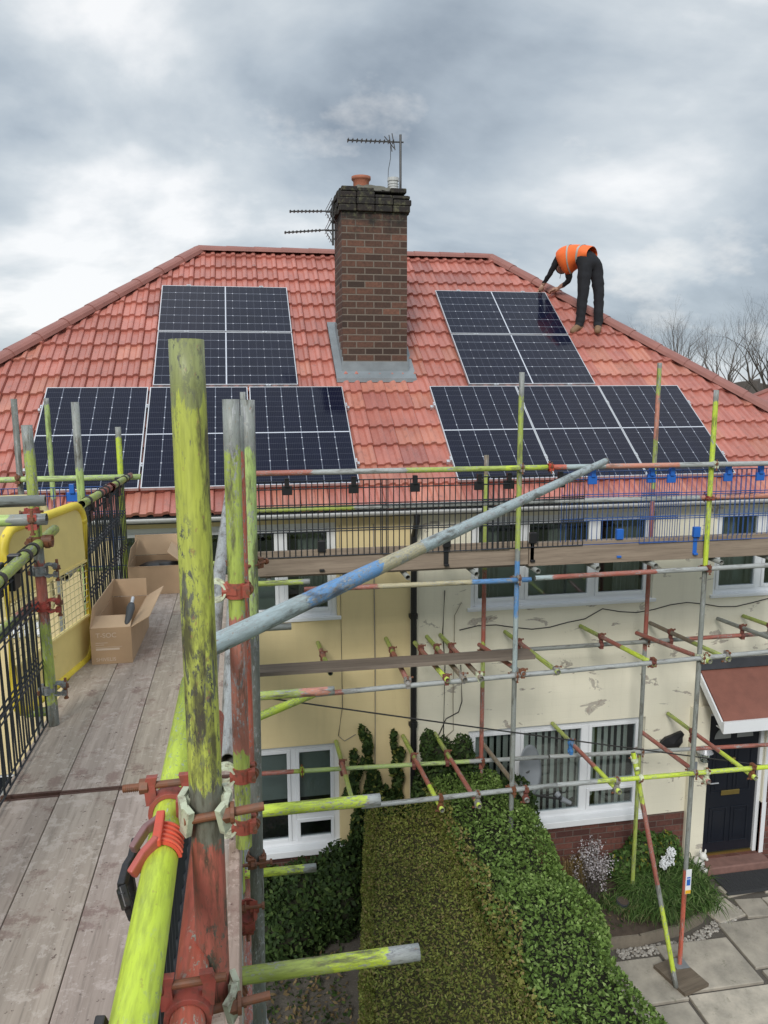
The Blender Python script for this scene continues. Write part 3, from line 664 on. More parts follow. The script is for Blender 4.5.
# roof tiles
def tile_slope(half_len_eave, half_len_ridge, slope_len, name, Mx, cutL=0., cutR=0.):
    """courses of interlocking concrete tiles, local x along the eave, y up the slope, z normal"""
    gauge = .335; tw = .30; mb = MB(); half = half_len_eave; nt = int(half*2/tw)+2
    prof = [(0, -.010), (.010, .0), (.075, .0), (.095, .020), (.130, .029), (.150, .024), (.158, .002), (.168, .0), (.220, .0), (.240, .022), (.270, .029), (.290, .022), (.2995, -.014)]
    for k in range(17):
        l0 = k*gauge-.03; l1 = min((k+1)*gauge, slope_len); off = 0
        hw = half+(half_len_ridge-half)*(min(l1, slope_len))/slope_len
        hwb = half+(half_len_ridge-half)*max(l0, 0)/slope_len
        for j in range(nt):
            x = -half-tw*.5+j*tw+off
            if x > hwb+.02 or x+tw < -hwb-.02: continue
            tint = random.uniform(.84, 1.13); r_ = random.random(); base = (.47, .170, .130) if r_ > .08 else (.37, .14, .115)
            if k < 9 and .1 < (x+half)/(2*half) and random.random() < .35: base = (.50, .20, .14)
            cc = tuple(min(.8, b*tint) for b in base); jz = random.uniform(-.003, .003); jl = random.uniform(-.004, .004)
            vs = []; P = len(prof)
            def clampx(X, l): 
                q_ = 1-min(max(l, 0), slope_len)/slope_len; h_ = half_len_ridge+(half-half_len_ridge)*q_+.02; return max(-h_+cutL*q_, min(h_-cutR*q_, X))
            for (px, pz) in prof:
                vs += [(clampx(x+px, l0), l0+jl, pz+.004+jz), (clampx(x+px, l0), l0+jl, pz+.044+jz), (clampx(x+px, l1), l1, pz+.006+jz)]
            fs = []
            for i in range(P-1):
                a = 3*i; b = 3*i+3; fs += [(a, b, b+1, a+1), (a+1, b+1, b+2, a+2)]
            mb.add([Mx @ Vector(v) for v in vs], fs, cc)
    return mb
SL = RUN/math.cos(.6421); ca, sa = math.cos(.6421), math.sin(.6421)
hlE = (RX1-RX0)/2+RUN; hlR = (RX1-RX0)/2
def slope_M(ex, up, o):
    ex, up = Vector(ex).normalized(), Vector(up).normalized(); n = ex.cross(up); Mx = Matrix((ex, up, n)).transposed().to_4x4(); Mx.translation = Vector(o); return Mx
mb = tile_slope(hlE, hlR, SL, 'front', slope_M((1, 0, 0), (0, ca, sa), (MIDX, EY, EZ)), cutR=RUN-RUNR)
roof = mb.build('roof', 'roof_tile', house, origin=(MIDX, EY, EZ))
hR_ = RUN*TS; SLR = math.hypot(RUNR, hR_)
for ex, up, o, he, hr, sl_n, cl_ in (((-1, 0, 0), (0, -ca, sa), (MIDX, RY+RUN, EZ), hlE, hlR, SL, RUN-RUNR), ((0, -1, 0), (ca, 0, sa), (RX0-RUN, RY, EZ), RUN, 0, SL, 0), ((0, 1, 0), (-RUNR, 0, hR_), (RX1+RUNR, RY, EZ), RUN, 0, SLR, 0)):
    tile_slope(he, hr, sl_n, 'x', slope_M(ex, up, o), cutL=cl_).build('roof_slope', 'roof_tile', roof)
# dark felt under the tiles
A, B, C_, D_ = (RX0-RUN, EY, EZ-.02), (RX1+RUNR, EY, EZ-.02), (RX1, RY, RZ-.03), (RX0, RY, RZ-.03); E_, F_ = (RX0-RUN, RY+RUN, EZ-.02), (RX1+RUNR, RY+RUN, EZ-.02)
MB().add([A, B, C_, D_, E_, F_], [(0, 1, 2, 3), (5, 4, 3, 2), (4, 0, 3), (1, 5, 2), (0, 4, 5, 1)]).build('roof_felt', 'felt', roof)
# ridge and hip tiles, half round with overlaps
def ridge_run(a, b, name, w=.125, hgt=.085, step=.42):
    a, b = Vector(a), Vector(b); d = (b-a); L = d.length; d.normalize(); side = d.cross(Z_).normalized(); up = side.cross(d).normalized(); n = max(1, round(L/step)); st = L/n; mb = MB()
    for k in range(n):
        p0 = a+d*(k*st-.02); p1 = a+d*((k+1)*st-.006); sc0, sc1 = 1.06, .97; vs = []; N = 8; k_ = random.uniform(.85, 1.15)
        for p, s_ in ((p0, sc0), (p1, sc1)):
            for i in range(N+1):
                t_ = PI*i/N; vs.append(p+side*(w*s_*math.cos(t_))+up*(hgt*s_*math.sin(t_)**.8 if math.sin(t_) > 0 else 0))
            for i in range(N+1):
                t_ = PI-PI*i/N; vs.append(p+side*((w*s_-.014)*math.cos(t_))+up*((hgt*s_-.014)*max(0, math.sin(t_))**.8))
        m_ = 2*(N+1); mb.add(vs, [(i, (i+1) % m_, m_+(i+1) % m_, m_+i) for i in range(m_)]+[tuple(range(m_))[::-1], tuple(range(m_, 2*m_))], (k_,)*3)
    return mb.build(name, 'ridge_tile', roof)
rz = RZ+.005
ridge_run((RX0, RY, rz), (RX1, RY, rz), 'ridge_tiles')
for cx_, sx in ((RX0, -1), (RX1, 1)):
    for sy in (-1, 1):
        ridge_run((cx_+sx*(RUN if sx < 0 else RUNR), RY+sy*RUN, EZ+.04), (cx_, RY, rz), 'hip_tiles', .125, .095, .44)

# chimney
CX0, CX1, CY0, CY1 = 1.30, 2.13, 10.0, 10.75; CTOP = 8.34
mb = MB(); mb.box((CX0, CY0, 5.6), (CX1, CY1, CTOP)); chim = mb.build('chimney', 'chimney_brick', roof, origin=(0, 0, 0))
# irregular corbelled crown, chipped bricks
mb = MB()
for k, (e_, z0, z1) in enumerate(((.035, 8.342, 8.42), (.05, 8.422, 8.50), (.035, 8.502, 8.58), (.0, 8.582, 8.64))):
    n1_ = 4
    for side_ in range(4):
        for i in range(n1_):
            L0 = (CX1-CX0+2*e_) if side_ < 2 else (CY1-CY0+2*e_-.22); w = L0/n1_; j_ = random.uniform(-.022, .016)
            a = i*w+.004; b = (i+1)*w-.004; zt_ = z1-random.choice((0, .0, .01, .04 if k > 1 else 0))
            if side_ == 0: mb.box((CX0-e_+a, CY0-e_+j_, z0), (CX0-e_+b, CY0-e_+.11, zt_))
            elif side_ == 1: mb.box((CX0-e_+a, CY1+e_-.11, z0), (CX0-e_+b, CY1+e_-j_, zt_))
            elif side_ == 2: mb.box((CX0-e_+j_, CY0-e_+.112+a, z0), (CX0-e_+.11, CY0-e_+.112+b-.002, zt_))
            else: mb.box((CX1+e_-.11, CY0-e_+.112+a, z0), (CX1+e_-j_, CY0-e_+.112+b-.002, zt_))
mb.build('chimney_crown', 'chimney_brick', chim, bevel=.014, origin=(0, 0, 0))
mb = MB(); N = 14; vs = []; 
for j in range(N+1):
    for i in range(N+1):
        u, v = i/N, j/N; e_ = min(u, 1-u, v, 1-v); z = 8.60+.12*min(1, e_*3.2)+random.uniform(-.014, .014); vs.append((CX0+.03+(CX1-CX0-.06)*u, CY0+.03+(CY1-CY0-.06)*v, z))
fs = [(j*(N+1)+i, j*(N+1)+i+1, (j+1)*(N+1)+i+1, (j+1)*(N+1)+i) for j in range(N) for i in range(N)]
mb.add(vs, fs); mb.build('flaunching', 'flaunch', chim)
def pot(x, y, z, r, h, mat, name):
    mb = MB(); prof = [(r*.9, 0), (r*.88, h*.65), (r*1.0, h*.75), (r*1.08, h*.8), (r*1.08, h), (r*.88, h), (r*.8, h*.6), (r*.8, .05)]; n = 20
    vs = [(x+p*math.cos(2*PI*i/n), y+p*math.sin(2*PI*i/n), z+q) for p, q in prof for i in range(n)]
    mb.add(vs, [(k*n+i, k*n+(i+1) % n, (k+1)*n+(i+1) % n, (k+1)*n+i) for k in range(len(prof)-1) for i in range(n)]); return mb.build(name, mat, chim, smooth=True)
pot(1.60, 10.33, 8.66, .115, .17, 'terracotta', 'chimney_pot'); 
mb = MB(); mb.cyl((2.02, 10.35, 8.64), (2.02, 10.35, 8.80), .065, n=16); mb.cyl((2.02, 10.35, 8.80), (2.02, 10.35, 8.84), .075, n=16)
for k in range(4): mb.cyl((2.02, 10.35, 8.67+k*.03), (2.02, 10.35, 8.68+k*.03), .071, n=16)
mb.build('flue_terminal', 'gutter_white', chim)
# lead flashing : apron in front, stepped sides lying on the tiles
def rz_at(y): return EZ+(y-EY)*TS
mb = MB(); yb = CY0
mb.box((CX0-.02, CY0-.012, rz_at(CY0)-.02), (CX1+.02, CY0-.001, rz_at(CY0)+.20))
def lie(x0, x1, y0, y1, h0=.085, h1=.085):
    v = [(x0, y0, rz_at(y0)+h0), (x1, y0, rz_at(y0)+h0), (x1, y1, rz_at(y1)+h1), (x0, y1, rz_at(y1)+h1)]; lo_ = [(a, b, c-.05) for a, b, c in v]
    mb.add(v+lo_, [(0, 1, 2, 3), (4, 7, 6, 5), (0, 4, 5, 1), (1, 5, 6, 2), (2, 6, 7, 3), (3, 7, 4, 0)])
lie(CX0-.10, CX1+.10, CY0-.13, CY0-.003)
lie(CX0-.10, CX0-.003, CY0-.002, CY1+.15); lie(CX1+.003, CX1+.10, CY0-.002, CY1+.15); lie(CX0-.002, CX1+.002, CY1+.003, CY1+.15)
for sx, x in ((-1, CX0), (1, CX1)):
    for k in range(6):
        y0 = CY0+.125*k; z = rz_at(y0); mb.box((min(x, x+sx*.010)+(.001*sx), y0+.001, z), (max(x, x+sx*.010)+(.001*sx), y0+.124, z+.26))
mb.build('lead_flashing', 'lead', chim)

# ================================================================== SOLAR PANELS
def children(o): return [c for c in bpy.data.objects if c.parent == o]
def copy_tree(o, parent=None):
    c = o.copy(); COL.objects.link(c)
    if parent is not None: c.parent = parent
    for ch in children(o): copy_tree(ch, c)
    return c
PW, PL = 1.134, 1.722
def make_panel(end_clips):
    root = empty('solar_panel', (0, 0, 0), 'x', 'solar panel', 'solar panels on the red tiled roof'); t = .0015; f = .011; h = .035
    mb = MB(); mb.box((0, 0, -h), (f, PL, 0)); mb.box((PW-f, 0, -h), (PW, PL, 0)); mb.box((f, 0, -h), (PW-f, f, 0)); mb.box((f, PL-f, -h), (PW-f, PL, 0)); mb.build('frame', 'alu', root)
    g = MB(); g.box((f, f, -.008), (PW-f, PL-f, -t)); o = g.build('glass', 'pv_glass', root)
    uv = o.data.uv_layers.new(name='uv')
    for l in o.data.loops:
        v = o.data.vertices[l.vertex_index].co; uv.data[l.index].uv = (v.x/PW, v.y/PL)
    b = MB(); b.box((f+.002, f+.002, -.03), (PW-f-.002, PL-f-.002, -.010)); b.build('back_sheet', 'black_plastic', root)
    for y in (.36, PL-.36):
        r = MB(); r.box((-.05 if end_clips else .0, y-.02, -.078), (PW+(.05 if end_clips else 0), y+.02, -.037)); r.build('rail', 'alu', root)
    for y in (.36, PL-.36):
        for x in (-.011, PW+.011):
            c = MB(); c.box((x-.009, y-.03, -.037), (x+.009, y+.03, .004)); c.cyl((x, y, .004), (x, y, .012), .007, n=6); c.build('clamp', 'alu', root)
    return root
pp = make_panel(True)
def put(o, x, l, landscape, label):
    """x = world X of the lower-left corner, l = slope distance of the panel's lower edge above the row line"""
    y = 9.6735+l*ca; z = CZ+l*sa
    base = Matrix((X_, Vector((0, ca, sa)), Vector((0, -sa, ca)))).transposed()
    if landscape: base = base @ Matrix.Rotation(-PI/2, 3, 'Z'); loc = Vector((x, y, z))+Vector((0, ca, sa))*PW
    else: loc = Vector((x, y, z))
    o.location = loc; o.rotation_euler = base.to_euler(); o['label'] = label
spots = []
XL, XR, XU, XRU = -2.204, 2.3515, -1.022, 2.883
names = ['leftmost of the three upright panels in the lower row left of the chimney', 'middle upright one of the lower row left of the chimney', 'right upright panel in the lower row left of the chimney']
for i in range(3): spots.append((XL+i*(PW+.022), -PL, False, 'solar panel, '+names[i]))
names = ['first upright panel of the lower row right of the chimney', 'middle upright panel of the lower row right of the chimney', 'last upright panel of the lower row nearest the right hip']
for i in range(3): spots.append((XR+i*(PW-.015+.02), -PL, False, 'solar panel, '+names[i]))
spots += [(XU, .045, True, 'lower of two dark landscape solar panels stacked left of the chimney'), (XU, .045+PW+.022, True, 'upper of two dark landscape solar panels stacked left of the chimney'),
          (XRU, .045, True, 'lower of two dark landscape solar panels stacked right of the chimney'), (XRU, .045+PW+.022, True, 'top landscape solar panel right of the chimney, gripped by the worker')]
for i, s_ in enumerate(spots):
    o = pp if i == 0 else copy_tree(pp); put(o, *s_)

# ================================================================== AERIALS, DISH, CABLES, LAMP
def yagi(root, tip, back, n, el=.05, refl=True, up=Vector((0, 0, 1))):
    tip, back = Vector(tip), Vector(back); d = (back-tip); L = d.length; d.normalize(); side = d.cross(up).normalized()
    mb = MB(); mb.cyl(tip, back, .010, n=6); mb.build('boom', 'antenna', root, origin=tip)
    mb = MB()
    for k in range(n):
        p = tip+d*(L*.8*k/(n-1)+.01); mb.cyl(p-(side*.8+up*.25).normalized()*el, p+(side*.8+up*.25).normalized()*el, .0065, n=5)
        mb.box(p-Vector((.012, .012, .012)), p+Vector((.012, .012, .012)))
    mb.build('director', 'antenna', root, origin=tip)
    if refl:
        mb = MB()
        for sg in (-1, 1):
            for k in range(4):
                q = back-d*.02+up*sg*(.03+.035*k)+d*(.02*k); mb.cyl(q-side*.11, q+side*.11, .004, n=5)
            for s2 in (-.12, .12): mb.cyl(back+side*s2+up*sg*.01, back+side*s2+up*sg*.15+d*.08, .006, n=5)
        mb.build('reflector', 'antenna', root, origin=back)
r1 = empty('television_aerial', (2.12, 10.45, 8.62), 'television aerial on the tall mast above the chimney top', 'aerial')
MB().cyl((2.13, 10.42, 8.60), (2.13, 10.42, 9.39), .016, n=8).build('mast', 'antenna', r1)
yagi(r1, (1.44, 10.42, 9.29), (2.17, 10.42, 9.30), 11, .045, False)
mb = MB(); 
for k, (a, b) in enumerate((((1.98, 10.42, 9.38), (2.02, 10.42, 9.18)), ((2.02, 10.42, 9.40), (2.06, 10.42, 9.20)), ((1.92, 10.42, 9.36), (2.05, 10.42, 9.22)))): mb.cyl(a, b, .007, n=5)
mb.build('reflector', 'antenna', r1)
MB().path([(2.0, 10.42, 9.25), (2.0, 10.42, 9.1), (1.97, 10.42, 8.95), (1.96, 10.40, 8.7)], .004, 5).build('lead', 'cable', r1)
r2 = empty('television_aerial', (1.28, 10.42, 8.42), 'upper of two aerials pointing left off the chimney side', 'aerial')
yagi(r2, (.69, 10.42, 8.40), (1.18, 10.42, 8.42), 9, .035); MB().cyl((1.15, 10.42, 8.41), (1.31, 10.42, 8.42), .012, n=6).build('bracket', 'antenna', r2)
r3 = empty('television_aerial', (1.28, 10.42, 8.19), 'lower of two aerials pointing left off the chimney side', 'aerial')
yagi(r3, (.62, 10.42, 8.14), (1.17, 10.42, 8.19), 10, .035); MB().cyl((1.14, 10.42, 8.18), (1.31, 10.42, 8.19), .012, n=6).build('bracket', 'antenna', r3)
mb = MB(); mb.cyl((1.24, 10.42, 8.0), (1.24, 10.42, 8.55), .014, n=6); mb.build('mast', 'antenna', r3)

# satellite dish on the wall in front of the big window
dsh = empty('satellite_dish', (3.05, WY-.28, 1.62), 'grey satellite dish standing before the big ground floor window', 'satellite dish')
mb = MB(); N, K = 28, 6; c0 = Vector((3.20, WY-.30, 1.76)); nx = Vector((.48, -.84, .16)).normalized(); sx = nx.cross(Z_).normalized(); up = sx.cross(nx)
vs = [c0-nx*.05]
for k in range(1, K+1):
    r = k/K
    for i in range(N): a = 2*PI*i/N; vs.append(c0+sx*(.195*r*math.cos(a))+up*(.30*r*math.sin(a))+nx*(.05*(r*r-1)))
vs2 = [v-nx*.008 for v in vs]; L_ = len(vs)
fs = [(0, 1+i, 1+(i+1) % N) for i in range(N)]+[(1+(k-1)*N+i, 1+k*N+i, 1+k*N+(i+1) % N, 1+(k-1)*N+(i+1) % N) for k in range(1, K) for i in range(N)]
mb.add(vs+vs2, fs+[tuple(L_+j for j in f[::-1]) for f in fs]+[(1+(K-1)*N+i, L_+1+(K-1)*N+i, L_+1+(K-1)*N+(i+1) % N, 1+(K-1)*N+(i+1) % N) for i in range(N)])
mb.build('reflector', 'dish', dsh, smooth=True)
mb = MB(); b0 = c0-up*.30; e0 = b0+nx*.42+up*.06; mb.cyl(b0-nx*.02, e0, .014, n=8); mb.build('arm', 'antenna', dsh)
mb = MB(); mb.cyl(e0-nx*.01, e0+Vector((.10, -.02, -.05)), .034, .022, 10); mb.cyl(e0-nx*.03+up*.02, e0-nx*.07+up*.05, .03, .035, 10); mb.build('receiver', 'dish', dsh)
mb = MB(); mb.cyl(c0-nx*.06, c0-nx*.10-up*.02, .05, n=10); mb.path([c0-nx*.1, c0-nx*.15-up*.1, (3.03, WY-.06, 1.5), (3.03, WY-.001, 1.5)], .018, 8); mb.box((2.95, WY-.02, 1.38), (3.11, WY+.0, 1.60)); mb.build('bracket', 'antenna', dsh)
def cable(pts, r, label, mat='cable', sag=0):
    P = [Vector(p) for p in pts]
    if sag:
        a, b = P; P = [a.lerp(b, i/24)-Vector((0, 0, sag*4*(i/24)*(1-i/24))) for i in range(25)]
    mb = MB(); mb.path(P, r, 6); return tag(mb.build('cable', mat, smooth=True), label, 'cable')
yw = WY-.012
cable([(-.3, 6.25, 3.73), (7.4, 7.48, 1.52)], .007, 'long black overhead cable sloping down across the front of both houses', sag=.02)
pts = [(2.40+i*.22, yw, 3.42+.045*math.sin(i*1.1)-.0*i+(.13 if i > 7 else 0)) for i in range(21)]
cable(pts, .006, 'thin dark cable sagging along the cream wall under the upper windows')
cable([(1.40, yw, 4.7), (1.41, yw, 3.0), (1.40, yw, 1.6), (1.42, yw, .6)], .007, 'brown cable running straight down the wall left of the downpipe', 'cable_pale')
cable([(2.22, yw, 3.9), (2.2, yw, 3.4), (2.23, yw, 3.0), (2.22, yw, 2.1)], .006, 'upright dark cable on the wall right of the downpipe')
cable([(2.42, yw, 3.75), (2.34, yw, 3.6), (2.33, yw, 2.6), (2.34, yw, 2.2), (2.1, yw, 2.0)], .005, 'pale thin cable looping down the wall left of the big window', 'cable_pale')
cable([(2.42, yw, 3.0), (2.44, yw, 2.55), (2.40, yw, 2.42), (2.25, yw, 2.35), (2.16, yw, 2.15)], .006, 'black cable bending towards the ivy beside the big window')
cable([(1.02, yw, 4.7), (1.03, yw, 2.6), (.98, yw, 2.25), (1.05, yw, 2.18), (1.18, yw, 2.25)], .005, 'thin cable hanging beside the left ground floor window', 'cable_pale')
cable([(2.85, yw-.06, 1.62), (3.0, yw-.08, 1.40), (3.3, yw-.12, 1.33), (3.7, yw-.16, 1.36), (3.72, yw-.2, 1.48)], .007, 'black cable drooping under the satellite dish')
# wall lantern, bird shaped plaque, number plate by the door
pl = MB(); c0 = Vector((5.155, WY-.035, 1.80)); v = []
outl = [(-.17, -.045), (-.15, .02), (-.09, .075), (0, .10), (.07, .125), (.125, .14), (.155, .10), (.135, .06), (.14, .0), (.09, -.065), (.0, -.10), (-.09, -.085)]
for dy in (.03, -.012): v += [(c0.x+x, c0.y+dy, c0.z+z) for x, z in outl]
cnt = len(v); v.append((c0.x, c0.y-.04, c0.z)); n_ = len(outl)
pl.add(v, [(i, (i+1) % n_, n_+(i+1) % n_, n_+i) for i in range(n_)]+[(n_+i, n_+(i+1) % n_, cnt) for i in range(n_)]+[tuple(range(n_))[::-1]])
tag(pl.build('wall_plaque', 'black_plastic', smooth=False), 'dark oval plaque fixed to the cream wall between window and door', 'wall plaque')
lt = empty('wall_lamp', (5.54, WY-.06, 1.62), 'small metal wall lamp on the pier beside the black door', 'wall lamp')
MB().cyl((5.54, WY-.056, 1.66), (5.54, WY-.09, 1.66), .05, n=16).build('backplate', 'alu', lt, smooth=False)
MB().cyl((5.54, WY-.15, 1.70), (5.54, WY-.15, 1.76), .10, .05, 20).build('shade', 'alu', lt)
MB().cyl((5.54, WY-.15, 1.58), (5.54, WY-.15, 1.695), .055, .07, 14).build('globe', 'glass', lt)
MB().cyl((5.54, WY-.09, 1.72), (5.54, WY-.15, 1.72), .012, n=8).build('arm', 'alu', lt)
bell = MB(); bell.box((5.44, WY-.075, 1.42), (5.50, WY-.056, 1.53)); tag(bell.build('doorbell', 'dish', bevel=.005), 'small grey doorbell on the pier below the lamp', 'doorbell')
# door mats : open rubber mesh
mt = empty('door_mat', (6.15, 7.95, .03), 'black rubber mesh mat lying before the doorstep', 'door mat')
mb = MB()
for i in range(40): mb.box((5.70+i*.024, 7.78, .034), (5.708+i*.024, 8.13, .046))
for j in range(15): mb.box((5.70, 7.78+j*.024, .036), (6.66, 7.788+j*.024, .048))
mb.build('mesh', 'mat_mesh', mt); MB().box((5.67, 7.74, .032), (6.69, 7.778, .05)).build('border', 'mat_mesh', mt)
# small white garden ornament by the pier
gn = empty('garden_ornament', (5.52, 8.16, .13), 'small white animal ornament beside the door pier', 'garden ornament')
mb = MB(); mb.sphere((5.52, 8.15, .22), .075, 10, 8, sc=(1, .9, 1.25)); mb.sphere((5.54, 8.10, .35), .05, 10, 8); mb.sphere((5.50, 8.10, .41), .016, 6, 5, sc=(1, .6, 2)); mb.sphere((5.57, 8.10, .41), .016, 6, 5, sc=(1, .6, 2)); mb.sphere((5.56, 8.05, .335), .022, 8, 6); mb.sphere((5.47, 8.08, .16), .035, 8, 6); mb.sphere((5.57, 8.08, .16), .035, 8, 6)
mb.build('body', 'white_paint', gn, smooth=True)

# ================================================================== HOUSE-FRONT SCAFFOLD
YO, YI = 6.77, 7.85
sc_ = empty('scaffold', (1.7, YO, 0), 'scaffold of lime, red and grey tubes along the front of the house', 'scaffold')
def st(x, y, z0, z1, segs, label=None, **k): return tube('standard', (x, y, z0), (x, y, z1), segs, sc_, label=label, **k)
CAP = (.07, GREY)
st(.02, YO, .03, 6.156, [(1.2, DGREY), (2.3, GALV), (2.1, LIMED), (.3, PALE), (.10, GREY)])
st(2.50, YO, .03, 6.32, [(3.2, GREY), (.5, PBLUE), (.5, BLUE), (.1, GREY), (1.3, LIMED), (.2, GREY)])
st(4.44, YO, .03, 6.154, [(1.15, RED), (3.25, GREY), (1.65, LIME), (.1, GREY)])
st(-1.8, YO, .03, 6.11, [(3, GREY), (2, GREY), (1.0, DGREY)])
st(-1.02, 6.85, 4.4, 5.87, [(1.3, LIME), (.08, GREY)])
st(4.455, YI, .09, 6.44, [(1.9, LIMED), (1.3, GREY), (1.9, REDD), (.25, LIMED), (.3, LIMED), (.5, SALM), (.3, LIMED), (.05, GREY)])
st(2.53, YI, .03, 5.48, [(2.3, REDD), (.5, REDD), (.5, LIMED), (.8, REDD), (1.0, LIMED), (.2, BROWN)])
st(-1.80, YI, .03, 6.10, [(4.6, GREY), (.5, REDD), (.9, PALE), (.05, GREY)])
def led(y, a, b, segs, **k): return tube('ledger', (a[0], y, a[1]), (b[0], y, b[1]), segs, sc_, **k)
yo = YO-.05
led(yo, (-2.9, 5.46), (-.84, 5.46), [(1, PALE), (.4, PALE)])
led(yo, (.06, 5.465), (2.75, 5.46), [(.46, REDD), (.72, GALV), (.8, LIMED), (.35, LIME)])
led(yo, (2.80, 5.46), (5.9, 5.445), [(.12, RED), (.38, PBLUE), (.75, SALM), (1.8, GALV)])
led(yo+.1, (.05, 5.13), (2.9, 5.13), [(.95, LIMED), (2.0, GALV)])
led(yo+.1, (2.86, 5.13), (5.9, 5.11), [(1.45, GALV), (1.5, SALM)])
led(yo, (.5, 4.42), (2.62, 4.41), [(.75, REDD), (.5, BEIGE), (.5, BEIGE), (.65, BLUE)])
led(yo, (2.66, 4.42), (5.9, 4.44), [(.15, PBLUE), (.95, REDD), (1.8, GALV)])
led(YI-.05, (-1.9, 4.45), (5.9, 4.45), [(3, LIMED), (2, GREY), (2, GALV)])
led(yo, (.40, 3.43), (5.9, 3.55), [(.3, GALV), (.08, REDD), (4.5, GALV)])
led(YI-.05, (-.4, 3.30), (2.9, 3.33), [(2.6, LIMED), (.9, GREY)])
led(YI-.05, (2.92, 3.33), (6.8, 3.33), [(2.0, GREY), (.8, REDD), (1, GREY)])
led(yo, (1.0, 2.29), (2.95, 2.31), [(1, GALV)])
led(yo, (2.95, 2.31), (5.9, 2.27), [(.42, GALV), (2.5, LIME)])
led(YI-.05, (-.2, 2.16), (.52, 2.14), [(.8, REDD), (.1, LIMED)])
led(YI-.05, (.52, 2.14), (3.3, 2.04), [(2, PALE), (1, GALV)])
led(YI-.05, (3.32, 2.04), (6.5, 1.92), [(1.6, GALV), (1.3, REDD)])
def trn(x0, y0, x1, y1, z, segs, zb=None): return tube('transom', (x0, y0, z), (x1, y1, zb or z), segs, sc_)
T4 = [(.76, 8.30, .76, 7.05, [(.3, LIMED), (.35, REDD), (.5, LIMED)]), (1.53, 8.30, 1.44, 6.70, [(.5, LIMED), (.5, REDD), (.3, REDD)]), (1.82, 8.10, 1.81, 6.66, [(.2, LIMED), (.6, REDD), (.3, LIME)]), (2.0, 8.28, 1.97, 6.64, [(.5, LIMED), (.4, REDD), (.4, BROWN)]), (2.165, 8.31, 2.13, 6.64, [(.4, LIMED), (.7, REDD), (.3, BROWN)]),
      (2.50, 7.90, 2.56, 6.68, [(1, REDD), (.3, GREY)]), (2.93, 8.28, 2.90, 6.66, [(.3, LIMED), (.5, REDD), (.7, LIMED)]), (3.88, 8.32, 3.91, 6.70, [(.5, LIMED), (.45, REDD), (.6, LIME)]), (4.75, 8.28, 4.71, 6.68, [(.9, BROWN), (.6, LIMED)]), (4.40, 7.95, 4.49, 6.66, [(1, REDD), (.2, LIMED)]),
      (5.645, 8.28, 5.64, 6.66, [(1, GREY), (.5, LIMED)]), (6.02, 8.32, 5.96, 6.9, [(1, LIMED)])]
for (x0, y0, x1, y1, sg) in T4: trn(x0, y0, x1, y1, 3.385, sg, 3.50)
T5 = [(.95, 8.32, .95, 6.98, [(.6, LIMED), (.35, REDD), (.6, LIMED)]), (1.73, 8.32, 1.77, 6.66, [(.5, LIMED), (.5, REDD), (.4, LIME)]), (2.11, 8.32, 2.14, 6.66, [(.6, LIMED), (.8, REDD), (.1, LIME)]), (2.58, 8.0, 2.63, 6.68, [(1, BROWN), (.3, GREY)]), (3.565, 8.32, 3.59, 6.66, [(.5, LIMED), (.1, BLUE), (.5, REDD), (.5, LIME)]), (4.50, 7.9, 4.58, 6.68, [(1, REDD)]), (5.08, 8.32, 5.10, 6.66, [(.6, LIMED), (.5, REDD), (.6, LIME)])]
for (x0, y0, x1, y1, sg) in T5: trn(x0, y0, x1, y1, 2.19, sg, 2.20)
for x in (.2, .9, 1.45, 2.1, 2.7, 3.3, 3.9, 4.6, 5.2): trn(x, 8.0, x, 6.745, 4.478, [(1, GREY)])
tube('brace', (3.83, 6.87, 2.50), (4.235, 6.49, .06), [(.6, LIME), (1.0, REDD), (.25, GREY), (.8, LIME), (.2, GREY)], sc_, label='leaning lime and red brace tube standing on the base board')
tube('brace', (.0, 4.129, 4.38), (.40, 4.757, 4.245), [(1, LIME), (.8, LIME)], sc_)
mb = MB(); mb.box((4.20, 6.42, .036), (4.53, 6.86, .073), (.62, .6, .55)); o = mb.build('sole_board', 'plank_wood', origin=(4.4, 6.66, .036)); o.rotation_euler = (0, 0, .25); tag(o, 'square timber sole board under the red pole foot on the paving', 'board')
for (x, y, z) in ((4.44, YO, .03), (4.455, YI, .09), (.02, YO, .03), (2.5, YO, .03), (2.53, YI, .03)):
    z2 = .075 if x == 4.44 else z; MB().box((x-.075, y-.075, z2), (x+.075, y+.075, z2+.006)).cyl((x, y, z2), (x, y, z2+.07), .019, n=10).build('base_plate', 'lead', sc_)
CC = [CRD, (.30, .29, .27), CREAMC, RUST, (.28, .27, .25)]
for i, (x, z) in enumerate(((.02, 5.46), (2.5, 5.46), (4.44, 5.45), (-1.8, 5.46), (2.5, 4.42), (4.44, 4.43), (2.5, 3.47), (4.44, 3.52), (2.5, 2.30), (4.44, 2.29))):
    coupler(sc_, (x, YO, z), Z_, (x, yo, z), X_, CC[i % 5])
for x, z in ((2.5, 5.13), (4.44, 5.12), (.02, 5.13)): coupler(sc_, (x, YO, z), Z_, (x, yo+.1, z), X_, REDD)
for i, (x, z) in enumerate(((2.53, 4.45), (4.455, 4.45), (2.53, 3.33), (4.455, 3.33), (2.53, 2.06), (4.455, 2.0), (-1.8, 4.45))):
    coupler(sc_, (x, YI, z), Z_, (x, YI-.05, z), X_, CC[(i+1) % 5])
